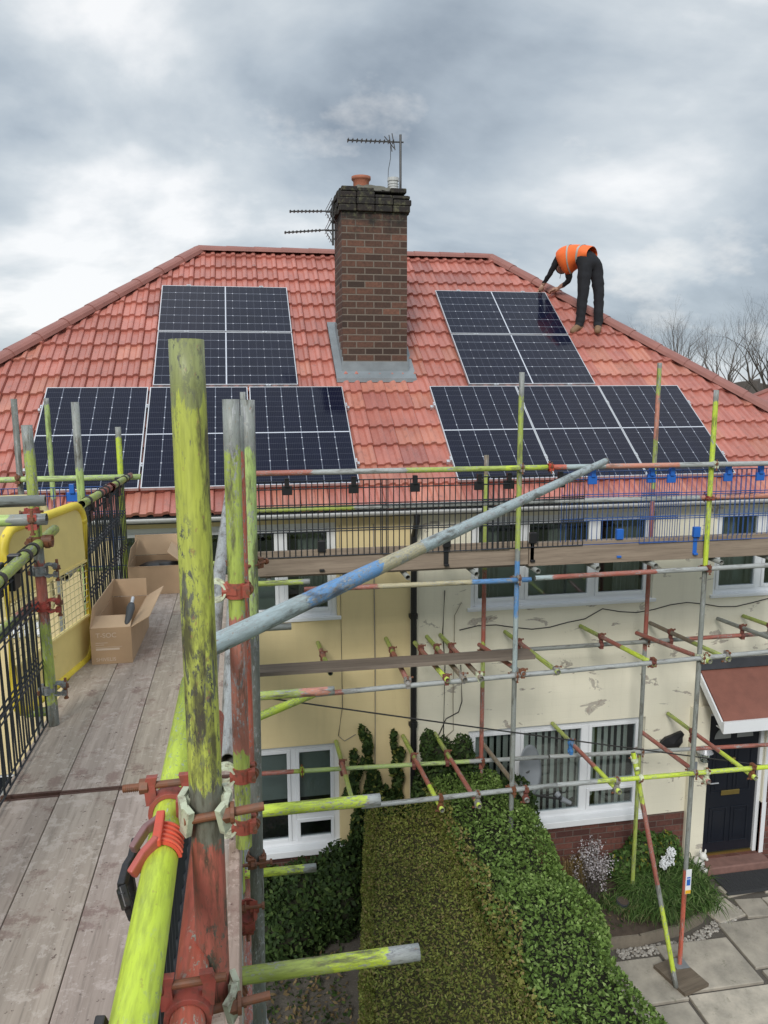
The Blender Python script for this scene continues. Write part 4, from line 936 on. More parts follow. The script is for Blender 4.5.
for i, (x0, y0, x1, y1, sg) in enumerate(T4):
    f = lambda y: x0+(x1-x0)*(y-y0)/(y1-y0)
    if y0 > 8.05: coupler(sc_, (f(YI-.05), YI-.05, 3.42), Y_, (f(YI-.05), YI-.05, 3.325), X_, CC[i % 2*0+(i % 4 == 0)*0], bl=.05)
    if y1 < 6.8: coupler(sc_, (f(yo), yo, 3.50), Y_, (f(yo), yo, 3.44+x0*.02), X_, CC[(i+3) % 5], bl=.05)
for i, (x0, y0, x1, y1, sg) in enumerate(T5):
    f = lambda y: x0+(x1-x0)*(y-y0)/(y1-y0)
    if y0 > 8.05: coupler(sc_, (f(YI-.05), YI-.05, 2.19), Y_, (f(YI-.05), YI-.05, 2.09), X_, (CRD, BLUE)[i == 4], bl=.05)
    if y1 < 6.8: coupler(sc_, (f(yo), yo, 2.20), Y_, (f(yo), yo, 2.29), X_, CC[(i+2) % 5], bl=.05)
coupler(sc_, (3.84, 6.85, 2.42), (.4, -.4, -2.4), (3.84, yo, 2.30), X_, CREAMC)
coupler(sc_, (2.78, yo, 5.46), X_, (2.78, yo, 5.46), X_, RED, name='sleeve')
coupler(sc_, (.52, YI-.05, 2.14), X_, (.52, YI-.05, 2.14), X_, LIMED, name='sleeve')

# boards of the house-front scaffold
def board(x0, y0, x1, y1, z, label, mat='plank_wood', th=.038, group=None, tint=1., rot=0):
    mb = MB(); mb.box((x0, y0, z-th), (x1, y1, z), (tint, tint*random.uniform(.97, 1.0), tint*random.uniform(.94, 1.0)))
    o = mb.build('scaffold_board', mat, origin=((x0+x1)/2, (y0+y1)/2, z-th), bevel=.003); o.rotation_euler = (0, 0, rot)
    if mat == 'deck_wood':
        for yy in (y0, y1-.012):
            b_ = MB(); b_.box((x0-.001, yy-.001, z-th-.001), (x1+.001, yy+.013, z+.0012)); b_.build('end_band', 'band_rust', o)
    return tag(o, label, 'board', group)
order = ['outermost', 'second from the front', 'third from the front', 'fourth from the front', 'rearmost']
for k in range(4):
    board(.12, 6.86+k*.232, 2.9, 6.86+k*.232+.225, 4.545, order[k]+' flat deck board of the left run along the house front', group='deck boards behind the house toe board')
    board(2.92, 6.86+k*.232, 5.9, 6.86+k*.232+.225, 4.545, order[k]+' flat deck board of the right run along the house front', group='deck boards behind the house toe board')
def edge_board(x0, x1, y, z0, z1, label):
    mb = MB(); mb.box((x0, y, z0), (x1, y+.036, z1), (1.15, 1.1, 1.05)); return tag(mb.build('toe_board', 'plank_wood', origin=((x0+x1)/2, y, z0), bevel=.003), label, 'toe board')
edge_board(.09, 2.62, 6.805, 4.535, 4.757, 'brown timber toe board on edge behind the blue and grey sloping tube')
edge_board(2.63, 5.9, 6.808, 4.515, 4.735, 'greyer timber toe board on edge under the blue mesh guards')
o = board(.04, 6.94, 2.77, 7.16, 3.585, 'single loose dark plank lying across the lower scaffold lift', rot=-.012, tint=.8)

# mesh guards
def guard(name, P0, ex, ez, w, h, mat, label, group, hook_mat, pitch=.05, hooks=2, extra=0., clip=True):
    """welded mesh panel with plastic hooks: P0 lower corner, ex along, ez up"""
    P0, ex, ez = Vector(P0), Vector(ex).normalized(), Vector(ez).normalized(); nn = ex.cross(ez)
    root = empty(name, P0, label, 'mesh guard', group); mb = MB(); q = P0; pitch = pitch
    n = int(w/pitch); r = .0045 if extra else (.0038 if 'blue' in mat else .0048)
    for i in range(n+1):
        x = w*i/n; mb.cyl(q+ex*x, q+ex*x+ez*h, r, n=4)
    zs = [0, h*.33, h*.36, h*.66, h*.69, h-.07, h]
    for z in zs:
        if z <= h: mb.cyl(q+ez*z+nn*.004, q+ex*w+ez*z+nn*.004, r*1.1, n=4)
    mb.build('mesh', mat, root)
    for k in range(hooks):
        x = w*(k+.5)/hooks; c = q+ex*x; Mx = Matrix((ex, nn, ez)).transposed().to_4x4(); Mx.translation = c
        hk = MB(); hk.box((-.045, -.014, h-.12), (.045, .012, h-.04), mat=Mx); hk.box((-.02, -.02, h-.05), (.02, .03, h+.03), mat=Mx)
        hk.build('hook', hook_mat, root, bevel=.004)
    if not clip: return root
    c = q+ex*(w*.5); Mx = Matrix((ex, nn, ez)).transposed().to_4x4(); Mx.translation = c
    hk = MB(); hk.box((-.022, -.028, -.13), (.022, -.008, .05), mat=Mx); hk.box((-.035, -.02, .04), (.035, .02, .14), mat=Mx); hk.box((-.022, -.028, -.14), (.022, .02, -.12), mat=Mx); hk.build('clip', hook_mat, root, bevel=.004)
    return root
ym = YO+.030
pos = ['leftmost', 'second', 'third']
for k, (x0, w) in enumerate(((.08, 1.18), (1.22, 1.2), (2.16, 1.0))):
    guard('mesh_guard', (x0, ym-.016*(k % 2), 4.70), X_, Z_, w, .68, 'black_wire', pos[k]+' black mesh guard from the left, hanging under the house-front top rail', 'black mesh guards on the house-front scaffold', 'black_plastic')
pos = ['leftmost', 'middle', 'rightmost']
for k, (x0, w) in enumerate(((2.94, 1.2), (3.74, 1.2), (4.70, 1.2))):
    guard('mesh_guard', (x0, ym+.012-.016*(k % 2), 4.70-.004*k), X_, (.0, 0, 1), w, .70, 'blue_wire', pos[k]+' blue mesh guard on the right half of the house-front scaffold', 'blue mesh guards on the house-front scaffold', 'blue_plastic')
guard('mesh_guard', (-2.6, ym-.03, 4.70), X_, Z_, 1.6, .68, 'blue_wire', 'blue mesh guard behind the yellow gate at far left', None, 'blue_plastic')

# ================================================================== WALKWAY SCAFFOLD (near)
wk = empty('scaffold', (-.5, 3.2, 0), 'near scaffold walkway of worn lime and red tubes leading to the house', 'scaffold')
def wt_(kind, a, b, segs, mat='tube', label=None, **k): return tube(kind, a, b, segs, wk, mat, label=label, n=28, **k)
bigp = wt_('standard', (-.069, 1.10, 5.262), (-.071, 1.125, 6.264), [(.27, (.44, .07, .05)), (.09, (.12, .12, .10)), (.56, (.46, .51, .045)), (.09, (.24, .27, .07))], 'tube_worn', 'tall heavily weathered lime pole with a red lower end, nearest the camera')
wt_('standard', (-.033, 2.20, 4.83), (-.027, 2.25, 6.165), [(.30, LIMED), (.42, (.40, .10, .07)), (.48, LIMED), (.15, GREY)], 'tube', 'lime pole with a worn red middle and grey tip')
wt_('standard', (-.017, 2.41, 4.95), (-.017, 2.42, 6.113), [(.1, REDD), (1.0, RED), (.12, GREY)], 'tube')
wt_('standard', (-.05, 2.30, .05), (.023, 2.666, 6.156), [(5.3, DGREY), (.65, PALE), (.16, GREY)], 'tube')
wt_('standard', (-.085, 4.03, .05), (-.085, 4.03, 4.45), [(1, PALE), (3.2, LIMED)], 'tube')
wt_('guard_rail', (-.118, .15, 5.61), (-.148, 1.95, 5.455), [(1, LIME)], 'tube_fresh', 'bright lime guard rail running along the walkway beside the camera')
wt_('guard_rail', (-.10, 1.8, 5.50), (-.10, 6.7, 5.50), [(.2, GALV), (4, GALV)], 'tube')
wt_('mid_rail', (-.098, .40, 5.375), (-.098, 2.10, 5.29), [(1, RED)], 'tube_fresh', 'red mid rail below the bright lime guard rail')
wt_('mid_rail', (-.075, 2.3, 5.06), (-.09, 6.7, 5.10), [(1, GALV)], 'tube')
wt_('brace', (-.115, 1.66, 5.63), (2.645, 5.348, 5.649), [(.26, PBLUE), (.26, (.07, .27, .60)), (.20, BEIGE), (1.9, PBLUE), (.1, PBLUE), (.03, DGREY)], 'tube', 'long sloping tube, pale grey with a bright blue band, crossing in front of the house')
# board-bearing transoms whose ends stick out to the right
for (y, x1, sg) in ((2.025, .470, [(1.35, LIMED), (.18, LIME), (.09, GALV)]), (2.90, .508, [(1.6, LIME), (.055, GALV)]), (4.08, .460, [(1.42, LIMED), (.17, SALM), (.02, GREY)]), (5.3, .3, [(1, GREY)]), (6.55, .54, [(1.35, LIMED), (.05, GREY)])):
    wt_('transom', (-1.15, y, 4.536), (x1, y+.0, 4.536), sg)
wt_('transom', (-.25, 4.09, 3.48), (.343, 4.12, 3.45), [(.2, REDD), (.35, LIME), (.08, GREY)])
wt_('ledger', (-.07, .6, 4.484), (-.07, 6.7, 4.484), [(2, GALV), (2, BEIGE)])
wt_('ledger', (-.93, .6, 4.484), (-.93, 6.7, 4.484), [(2, GALV), (2, LIMED)])
wt_('ledger', (-.05, 1.6, 3.40), (-.05, 6.7, 3.40), [(2, REDD), (2, GALV)])
# left side
XW = -.955
wt_('standard', (XW+.025, 3.75, 4.602), (XW, 3.765, 6.032), [(.10, DGREY), (.42, LIMED), (.30, REDD), (.06, GREY), (.45, LIMED), (.12, GREY)])
wt_('standard', (-1.03, 5.23, 3.4), (-1.03, 5.23, 6.108), [(1.2, PALE), (.22, GREY)])
wt_('standard', (XW-.05, 1.35, .05), (XW-.05, 1.35, 6.0), [(1, LIMED)])
wt_('guard_rail', (XW+.02, 2.2, 5.44), (XW+.02, 4.05, 5.50), [(1.4, LIMED), (.5, LIMED)])
wt_('guard_rail', (XW+.03, 4.70, 5.53), (XW+.03, 6.75, 5.47), [(.5, LIMED), (.5, REDD), (.25, LIMED), (.4, LIMED), (.2, REDD)])
wt_('mid_rail', (XW-.07, 2.2, 5.24), (XW-.07, 4.0, 5.15), [(1, LIMED), (.3, REDD)])
wt_('mid_rail', (XW-.09, 4.7, 5.10), (XW-.09, 6.7, 5.10), [(1, GREY)])
wt_('guard_rail', (-3.2, 3.42, 5.645), (-.80, 3.35, 5.665), [(2.2, PALE), (.13, GREY)])
wt_('guard_rail', (-3.2, 3.40, 5.71), (-.84, 3.52, 5.72), [(2.2, GREY)])
wt_('standard', (-2.6, 3.45, .05), (-2.6, 3.45, 6.0), [(1, LIMED)])
# couplers, close to the camera
RC, CR_ = (.33, .075, .055), (.50, .54, .40)
def near_coupler(p_rail, ax_rail, p_pole, ax_pole, c1, c2):
    coupler(wk, p_rail, ax_rail, p_pole, ax_pole, c1, c2, bl=.085)
railp = lambda y: Vector((-.118-.03*(y-.15)/1.8, y, 5.61-.155*(y-.15)/1.8))
def clamp_pair(name, rail_c, rail_ax, pole_c, jaw1, jaw2):
    """hand-built near coupler: jaws round the rail and round the pole, rusty T-bolts lying across them"""
    mb = MB(); rail_c, pole_c = Vector(rail_c), Vector(pole_c); rail_ax = Vector(rail_ax).normalized()
    ring(mb, rail_c, rail_ax, .0248, .0325, .036, jaw1, n=22); ring(mb, pole_c, Z_, .0248, .0315, .036, jaw2, n=22, a0=-2.0, a1=2.0, ref=Y_)
    for sg in (-1, 1):   # ears rising beside the bolt over the rail
        e0 = rail_c+Vector((sg*.027, 0, .012)); bar(mb, [e0, e0+Vector((sg*.003, .003, .030)), e0+Vector((sg*-.001, .003, .044))], .018, .012, jaw1)
    b0 = rail_c+Vector((-.072, .004, .040)); mb.cyl(b0, b0+Vector((.125, 0, .004)), .0062, n=12, col=RUST); mb.cyl(b0+Vector((.026, 0, .001)), b0+Vector((.040, 0, .0012)), .0125, n=6, col=RUST)
    for k in range(8): mb.cyl(b0+Vector((.001+k*.003, 0, 0)), b0+Vector((.0024+k*.003, 0, 0)), .0069, n=12, col=RUST)
    for sg in (-1, 1):   # ears of the pole half, towards the viewer
        bar(mb, [pole_c+Vector((sg*.028, .012, .004)), pole_c+Vector((sg*.034, -.008, .002)), pole_c+Vector((sg*.030, -.026, -.004)), pole_c+Vector((sg*.022, -.038, -.008))], .010, .044, jaw2)
    b0 = pole_c+Vector((-.030, -.034, -.004)); mb.cyl(b0, b0+Vector((.115, .010, .006)), .0065, n=12, col=RUST); mb.cyl(b0+Vector((.052, .004, .002)), b0+Vector((.066, .006, .003)), .0135, n=6, col=RUST); mb.cyl(b0+Vector((.066, .006, .003)), b0+Vector((.072, .006, .003)), .016, n=14, col=RUST)
    m_ = (rail_c+pole_c)/2; mb.box(m_-Vector((.016, .012, .016)), m_+Vector((.016, .012, .016)), jaw1)
    return mb.build(name, 'coupler', wk, origin=m_, bevel=.0035)
clamp_pair('coupler', railp(1.225), (-.03, 1.8, -.155), (-.0702, 1.110, railp(1.225).z+.065), RC, CR_)
mr = lambda y: Vector((-.098, y, 5.375-.05*(y-.4)))
clamp_pair('coupler', mr(.985), (0, 1.7, -.085), (-.0695, 1.090, 5.283), RC, CR_)
for (pz, px, py, ax, off) in ((4.90, -.031, 2.205, Y_, -.05), (5.62, -.029, 2.23, Y_, -.06), (5.06, -.03, 2.21, Y_, -.05)):
    coupler(wk, (px, py, pz), Z_, (px+off, py, pz), ax, (.36, .085, .055), CREAMC)
coupler(wk, (-.03, 2.215, 4.60), Z_, (-.03, 2.26, 4.536), X_, RC)
coupler(wk, (.003, 2.565, 4.55), Z_, (.0, 2.62, 4.55), X_, RUST)
coupler(wk, (-.004, 2.53, 3.9), Z_, (.0, 2.58, 3.9), X_, (.4, .4, .4))
coupler(wk, (.012, 2.66, 5.60), Z_, (-.03, 2.70, 5.60), Y_, RUST)
coupler(wk, (0.02, YO-.02, 5.75), Z_, (.04, YO-.06, 5.75), X_, RUST)
for z in (5.50, 5.36, 5.19, 4.78): coupler(wk, (XW+.01, 3.755, z), Z_, (XW+.055, 3.755, z), (0, 1, 0) if z < 5.4 else X_, (REDD, GREY, RUST, GREY)[int(z*7) % 4])
coupler(wk, (XW+.01, 3.70, 5.64), Z_, (-.86, 3.36, 5.655), X_, REDD)
coupler(wk, (XW+.03, 5.7, 5.50), Y_, (XW+.03, 5.7, 5.50), Y_, REDD, name='sleeve')
for y in (2.025, 2.9, 4.08): coupler(wk, (-.07, y, 4.536), X_, (-.07, y, 4.484), Y_, RUST)

# walkway boards
nb = ['outer left', 'second from the left', 'third from the left', 'right hand']
for k in range(4):
    x0 = -.985+k*.2275
    board(x0, .1, x0+.2245, 3.065+random.uniform(-.01, .01), 4.600, nb[k]+' board of the near run of the grey timber walkway', 'deck_wood', group='near run of walkway boards', tint=random.uniform(.88, 1.05))
    board(x0, 3.078+random.uniform(-.005, .01), x0+.2245, 6.68, 4.600, nb[k]+' board of the far run of the grey timber walkway', 'deck_wood', group='far run of walkway boards', tint=random.uniform(.88, 1.08))
mb = MB(); mb.box((-.078, .7, 4.602), (-.046, 2.5, 4.822), (1.2, 1.05, 1.0)); tag(mb.build('toe_board', 'sheet_wood', origin=(-.03, 1.6, 4.602), bevel=.003), 'pinkish grey toe board on edge behind the tall near pole', 'toe board')
# black mesh guards on the walkway
guard('mesh_guard', (XW-.005, 1.75, 4.62), Y_, Z_, 2.0, .86, 'black_wire', 'near black mesh guard at the left edge, left of the yellow gate', 'black mesh guards beside the walkway', 'black_plastic', .075, 3, 1, False)
guard('mesh_guard', (XW-.03, 2.0, 4.60), (0, 1, .02), (-.02, 0, 1), 1.75, .84, 'black_wire', 'second black mesh guard doubled behind the near left one', 'black mesh guards beside the walkway', 'black_plastic', .08, 2, 1, False)
guard('mesh_guard', (XW-.005, 4.82, 4.62), Y_, Z_, 1.75, .86, 'black_wire', 'far black mesh guard between the yellow gate and the house', 'black mesh guards beside the walkway', 'black_plastic', .075, 3, 1, False)
guard('mesh_guard', (-.150, .45, 4.62), Y_, Z_, 1.5, .82, 'black_wire', 'black mesh guard hanging beneath the bright lime rail', 'black mesh guards beside the walkway', 'black_plastic', .05, 0, 1, False)
guard('mesh_guard', (XW-.04, 4.95, 4.60), Y_, (-.03, 0, 1), 1.65, .84, 'black_wire', 'second black mesh guard doubled behind the far left one', 'black mesh guards beside the walkway', 'black_plastic', .11, 2, 1, False)
# black straps on the far left rail
for i, y in enumerate((4.86, 5.25, 5.38, 5.52, 5.95, 6.35, 6.5)):
    mb = MB(); ring(mb, (XW+.03, y, 5.53-.06*(y-4.7)/2.05), Y_, .0250, .031, .03, (.03, .03, .03)); mb.build('rail_clip', 'plastic', wk)
for y in (3.0, 3.12, 3.5, 3.62): 
    mb = MB(); ring(mb, (XW+.02, y, 5.44+.06*(y-2.2)/1.85), Y_, .0250, .031, .03, (.03, .03, .03)); mb.build('rail_clip', 'plastic', wk)

# red and black guard hook clipped over the bright lime rail
hk = empty('guard_hook', railp(1.06)+Vector((0, 0, -.03)), 'red ribbed plastic hook with black jaw clipped over the bright lime rail', 'guard hook')
ax = Vector((-.03, 1.8, -.155)).normalized(); c = railp(1.085); up = Vector((.25, 0, 1)).normalized()
HR, HG = (.66, .09, .05), (.22, .12, .12)
mb = MB(); ring(mb, c, ax, .0252, .0300, .062, HR, n=18, a0=-.15, a1=1.45, ref=Z_)
for k in range(5):
    ring(mb, c+ax*(-.026+.013*k), ax, .0300, .0325, .0032, (.72, .14, .08), n=14, a0=-.10, a1=1.30, ref=Z_)
mb.build('saddle', 'plastic', hk)
side = Z_.cross(ax).normalized()   # points to the left (-x)
mb = MB(); T0 = c+up*.036
crest = c+Z_*.033+side*.004
bar(mb, [crest-ax*.034+Z_*-.001, crest+ax*.045+Z_*.004], .013, .013, HR)
bar(mb, [crest+ax*.040, crest+ax*.022+side*.020-Z_*.006, crest-ax*.004+side*.036-Z_*.022], .010, .016, HG)
bar(mb, [crest-ax*.030, crest-ax*.048+side*.016-Z_*.010, crest-ax*.066+side*.030-Z_*.026], .010, .018, (.45, .10, .08))
mb.build('arm', 'plastic', hk, bevel=.0025)
mb = MB(); BK = (.018, .018, .02)
j0 = c+side*.040-Z_*.012
bar(mb, [j0+ax*.030+Z_*.016, j0+ax*.006+side*.004, j0-ax*.012+side*.010-Z_*.004, j0-ax*.050+side*.012-Z_*.010, j0-ax*.066+side*.004-Z_*.03], .011, .020, BK)
bar(mb, [j0-ax*.006+side*.008, j0-ax*.004+side*.004-Z_*.045, j0-ax*.050-Z_*.055, j0-ax*.056+side*.010-Z_*.01], .010, .016, BK)
bar(mb, [j0+ax*.028, j0+ax*.03-Z_*.03], .012, .014, BK)
mb.build('jaw', 'plastic', hk, bevel=.002)
hk2 = copy_tree(hk); hk2.location = hk.location+Vector((.012, -.36, .02)); hk2['label'] = 'black guard hook barely showing at the bottom edge left of the lime rail'
bpy.data.objects.remove([ch for ch in children(hk2) if ch.name.startswith('saddle')][0]); bpy.data.objects.remove([ch for ch in children(hk2) if ch.name.startswith('arm')][0])

# ladder gates
def gate(P0, ex, w, h, mat, label, name='safety_gate', shrink=1.):
    P0 = Vector(P0); ex = Vector(ex).normalized(); ez = Z_; root = empty(name, P0, label, 'safety gate'); plate = 'gate_plate' if mat == 'gate_yellow' else mat; R = .12; r = .024; pts = []
    for (cx, cz, a0) in ((w-R, h-R, 0), (R, h-R, PI/2), (R, R, PI), (w-R, R, 3*PI/2)):
        for i in range(7): a = a0+PI/2*i/6; pts.append(P0+ex*(cx+R*math.cos(a))+ez*(cz+R*math.sin(a)))
    pts.append(pts[0]); pts.append(pts[1]); mb = MB(); mb.path(pts, r, 10); mb.build('frame', mat, root, smooth=True)
    nn = ex.cross(ez); Mx = Matrix((ex, nn, ez)).transposed().to_4x4(); Mx.translation = P0
    mb = MB(); mb.box((.012, -.004, h*.64), (w-.012, .004, h-.015), mat=Mx); mb.box((.012, -.012, h*.625), (w-.012, .012, h*.64), mat=Mx); mb.build('top_plate', plate, root)
    mb = MB(); mb.box((.012, -.004, .015), (w-.012, .004, h*.265), mat=Mx); mb.box((.012, -.012, h*.265), (w-.012, .012, h*.28), mat=Mx)
    for (x, z) in ((.38, .17), (.43, .16), (.30, .12)): mb.box((x, -.007, z), (x+.035, .007, z+.012), (0, 0, 0), mat=Mx)
    mb.build('bottom_plate', plate, root)
    mb = MB(); z = h*.28
    while z < h*.62: mb.cyl(Mx @ Vector((.01, .003, z)), Mx @ Vector((w-.01, .003, z)), .0028, n=5); z += .038
    x = .03
    while x < w-.02: mb.cyl(Mx @ Vector((x, -.003, h*.28)), Mx @ Vector((x, -.003, h*.625)), .0028, n=5); x += .055
    mb.build('mesh', 'gate_cream', root)
gate((-1.125, 3.85, 4.60), (.208, .978, 0), .92, .93, 'gate_yellow', 'yellow steel ladder gate with rounded corners and a mesh middle beside the boxes')
gate((-1.95, 5.5, 4.62), (1, .15, 0), .62, .84, 'gate_cream', 'cream steel gate with mesh at the far left edge')

# cardboard boxes and tool
def carton(x0, x1, y0, y1, z, h, label, flaps, rot=0., text=None):
    cx, cy = (x0+x1)/2, (y0+y1)/2; root = empty('cardboard_box', (cx, cy, z), label, 'cardboard box'); th = .006
    mb = MB(); mb.box((x0, y0, z), (x1, y0+th, z+h)); mb.box((x0, y1-th, z), (x1, y1, z+h)); mb.box((x0, y0+th, z), (x0+th, y1-th, z+h)); mb.box((x1-th, y0+th, z), (x1, y1-th, z+h)); mb.box((x0+th, y0+th, z), (x1-th, y1-th, z+th))
    mb.build('body', 'cardboard', root)
    for (edge_, ang, ln) in flaps:
        # ang : 0 = lying inwards flat, 90 = upright, 180 = outwards flat
        a = R_(ang); f = MB()
        if edge_ == 'f': P, e, inn, L = Vector((x0, y0, z+h)), X_, Y_, x1-x0
        if edge_ == 'b': P, e, inn, L = Vector((x0, y1, z+h)), X_, -Y_, x1-x0
        if edge_ == 'l': P, e, inn, L = Vector((x0, y0, z+h)), Y_, X_, y1-y0
        if edge_ == 'r': P, e, inn, L = Vector((x1, y0, z+h)), Y_, -X_, y1-y0
        d = inn*math.cos(a)+Z_*math.sin(a); nn = e.cross(d); Mx = Matrix((e, d, nn)).transposed().to_4x4(); Mx.translation = P
        f.box((.004, .003, -.002), (L-.004, ln, .002), mat=Mx); f.build('flap', 'cardboard_in', root)
    if text:
        for (s_, u, v, sz) in text:
            cu = bpy.data.curves.new('print', 'FONT'); cu.body = s_; cu.size = sz; cu.extrude = .0003; to = bpy.data.objects.new('t', cu); COL.objects.link(to)
            dg = bpy.context.evaluated_depsgraph_get(); me = bpy.data.meshes.new_from_object(to.evaluated_get(dg)); bpy.data.objects.remove(to)
            o = bpy.data.objects.new('printing', me); COL.objects.link(o); me.materials.clear(); me.materials.append(M['ink_pale']); o.parent = root; o.location = Vector((x0+u, y0-.0012, z+v))-Vector((cx, cy, z)); o.rotation_euler = (PI/2, 0, 0)
    root.rotation_euler = (0, 0, rot); return root
carton(-.895, -.665, 4.57, 5.28, 4.601, .215, 'open cardboard box with pale printing, nearest to the yellow gate', [('f', 22, .12), ('b', 92, .12), ('l', 80, .13), ('r', 150, .125)], -.02,
       [('T-SOC', .03, .160, .040), ('', .03, .13, .012), ('SHIVELIS', .025, .018, .030)])
mb = MB(); mb.box((-.868, 4.5685, 4.728), (-.80, 4.5692, 4.731)); mb.box((-.868, 4.5685, 4.716), (-.82, 4.5692, 4.719)); mb.box((-.868, 4.5685, 4.703), (-.72, 4.5692, 4.705)); mb.box((-.868, 4.5685, 4.685), (-.735, 4.5692, 4.697))
tgt = [o for o in bpy.data.objects if o.name == 'cardboard_box'][0]; mb.build('printing', 'ink_pale', tgt)
c2 = carton(-.90, -.47, 6.12, 6.55, 4.601, .225, 'open cardboard box holding black parts at the house end of the walkway', [('f', 200, .0001), ('b', 100, .17), ('l', 78, .15), ('r', 40, .17)], .0)
mb = MB(); mb.sphere((-.68, 6.33, 4.77), .15, 14, 8, sc=(1.15, .9, .35)); mb.sphere((-.60, 6.28, 4.80), .07, 10, 6, sc=(1.5, 1, .4)); tag(mb.build('cable_bundle', 'black_plastic', smooth=True), 'black bundle lying inside the far cardboard box', 'cable bundle')
tl = empty('hand_tool', (-.70, 4.66, 4.80), 'hand tool with grey grip and yellow tip leaning on the near box', 'hand tool')
a, b = Vector((-.700, 4.60, 4.815)), Vector((-.683, 4.72, 4.915)); d = (b-a)
mb = MB(); mb.path([a, a+d*.25, a+d*.5, a+d*.8, b], .02, 12, rs=[.016, .019, .021, .026, .018]); mb.build('grip', 'tool_grey', tl, smooth=True)
MB().cyl(a-d*.18, a, .014, .016, 12).build('tip', 'tool_yellow', tl); MB().cyl(b, b+d*.30, .011, n=10).build('shaft', 'alu', tl)

# scaffold tag on the red foot pole
tg = empty('scaffold_tag', (4.47, YO-.03, 1.05), 'white inspection tag strapped to the red scaffold pole by the door', 'tag')
MB().box((4.425, YO-.037, .92), (4.49, YO-.031, 1.20)).build('plate', 'white_upvc', tg, bevel=.004)
MB().box((4.437, YO-.0395, 1.02), (4.478, YO-.0375, 1.09)).box((4.437, YO-.0395, 1.10), (4.478, YO-.0375, 1.115)).build('print', 'blue_plastic', tg)
MB().box((4.427, YO-.0390, .925), (4.488, YO-.0375, .965)).build('band', 'tool_yellow', tg)

# ================================================================== PERSON
def skin_mesh(joints, edges, radii, sub=2):
    me = bpy.data.meshes.new('s'); me.from_pydata(joints, edges, []); o = bpy.data.objects.new('s', me); COL.objects.link(o)
    md = o.modifiers.new('skin', 'SKIN'); md.use_smooth_shade = True
    for i, r in enumerate(radii):
        sv = me.skin_vertices[0].data[i]; sv.radius = r if isinstance(r, tuple) else (r, r); sv.use_root = (i == 0)
    s2 = o.modifiers.new('sub', 'SUBSURF'); s2.levels = sub; s2.render_levels = sub
    dg = bpy.context.evaluated_depsgraph_get(); dg.update(); out = bpy.data.meshes.new_from_object(o.evaluated_get(dg)); bpy.data.objects.remove(o)
    return out
PR = empty('person', (5.02, 10.86, 6.98), 'person in orange hi-vis vest and dark work clothes bending over the roof panel', 'person')
J = dict(pel=(5.055, 10.98, 7.975), hL=(4.965, 10.95, 7.93), hR=(5.145, 10.99, 7.93), kL=(4.925, 10.90, 7.53), kR=(5.18, 10.93, 7.53), aL=(4.885, 10.89, 7.07), aR=(5.175, 10.89, 7.07),
         tL=(4.80, 10.83, 7.035), tR=(5.12, 10.79, 7.035), w=(4.98, 11.09, 8.075), ch=(4.88, 11.24, 8.12), nk=(4.83, 11.38, 8.09), nk2=(4.84, 11.46, 8.05), hd=(4.86, 11.54, 7.99), hd2=(4.86, 11.59, 7.92),
         sL=(4.73, 11.30, 8.13), eL=(4.635, 11.42, 7.88), haL=(4.56, 11.55, 7.695), sR=(4.845, 11.27, 7.92), eR=(4.875, 11.30, 7.74), haR=(4.765, 11.46, 7.645))
K = list(J); ix = {k: i for i, k in enumerate(K)}
ed = [('pel', 'hL'), ('pel', 'hR'), ('hL', 'kL'), ('hR', 'kR'), ('kL', 'aL'), ('kR', 'aR'), ('aL', 'tL'), ('aR', 'tR'), ('pel', 'w'), ('w', 'ch'), ('ch', 'nk'), ('nk', 'nk2'), ('nk2', 'hd'), ('hd', 'hd2'), ('ch', 'sL'), ('sL', 'eL'), ('eL', 'haL'), ('ch', 'sR'), ('sR', 'eR'), ('eR', 'haR')]
rad = dict(pel=.140, hL=.118, hR=.118, kL=.083, kR=.083, aL=.068, aR=.068, tL=.038, tR=.038, w=.125, ch=.135, nk=.065, nk2=.052, hd=.085, hd2=.080, sL=.068, eL=.046, haL=.030, sR=.068, eR=.046, haR=.030)
me = skin_mesh([Vector(J[k])-Vector((5.02, 10.86, 6.98)) for k in K], [(ix[a], ix[b]) for a, b in ed], [rad[k] for k in K])
from mathutils import noise as mn
for v_ in me.vertices:   # creases in the cloth
    q_ = v_.co*1.0; am = .011 if v_.co.z > .05 else .004
    v_.co += v_.normal*(am*mn.noise(Vector((q_.x*9, q_.y*9, q_.z*16)))+am*.6*mn.noise(Vector((q_.x*22, q_.y*22, q_.z*30))))
bm = bmesh.new(); bm.from_mesh(me); o0 = Vector((5.02, 10.86, 6.98))
# fingers : palm and five tapered bent fingers on each wrist
for wr, dirn, sgn in (('haL', Vector((-.30, .50, -.80)), 1), ('haR', Vector((-.75, .60, -.28)), -1)):
    d = dirn.normalized(); s_ = d.cross(Z_).normalized(); u = s_.cross(d); p0 = Vector(J[wr])-o0; hm = MB()
    hm.path([p0-d*.02, p0+d*.02, p0+d*.06, p0+d*.09], .03, 10, rs=[.026, .034, .038, .026])
    for k, (off, ln) in enumerate(((-.030, .065), (-.011, .078), (.009, .074), (.028, .058))):
        b = p0+d*.082+s_*off; hm.path([b, b+d*ln*.4+s_*off*.1, b+d*ln*.7-u*.014, b+d*ln*.85-u*.035], .009, 7, rs=[.011, .0105, .0095, .007])
    b = p0+d*.03+s_*.032*sgn; hm.path([b, b+d*.025+s_*.025*sgn, b+d*.055+s_*.03*sgn-u*.01], .011, 7, rs=[.014, .012, .009])
    vs = [bm.verts.new(v) for v in hm.v]
    for f in hm.f:
        try: bm.faces.new([vs[i] for i in f])
        except ValueError: pass
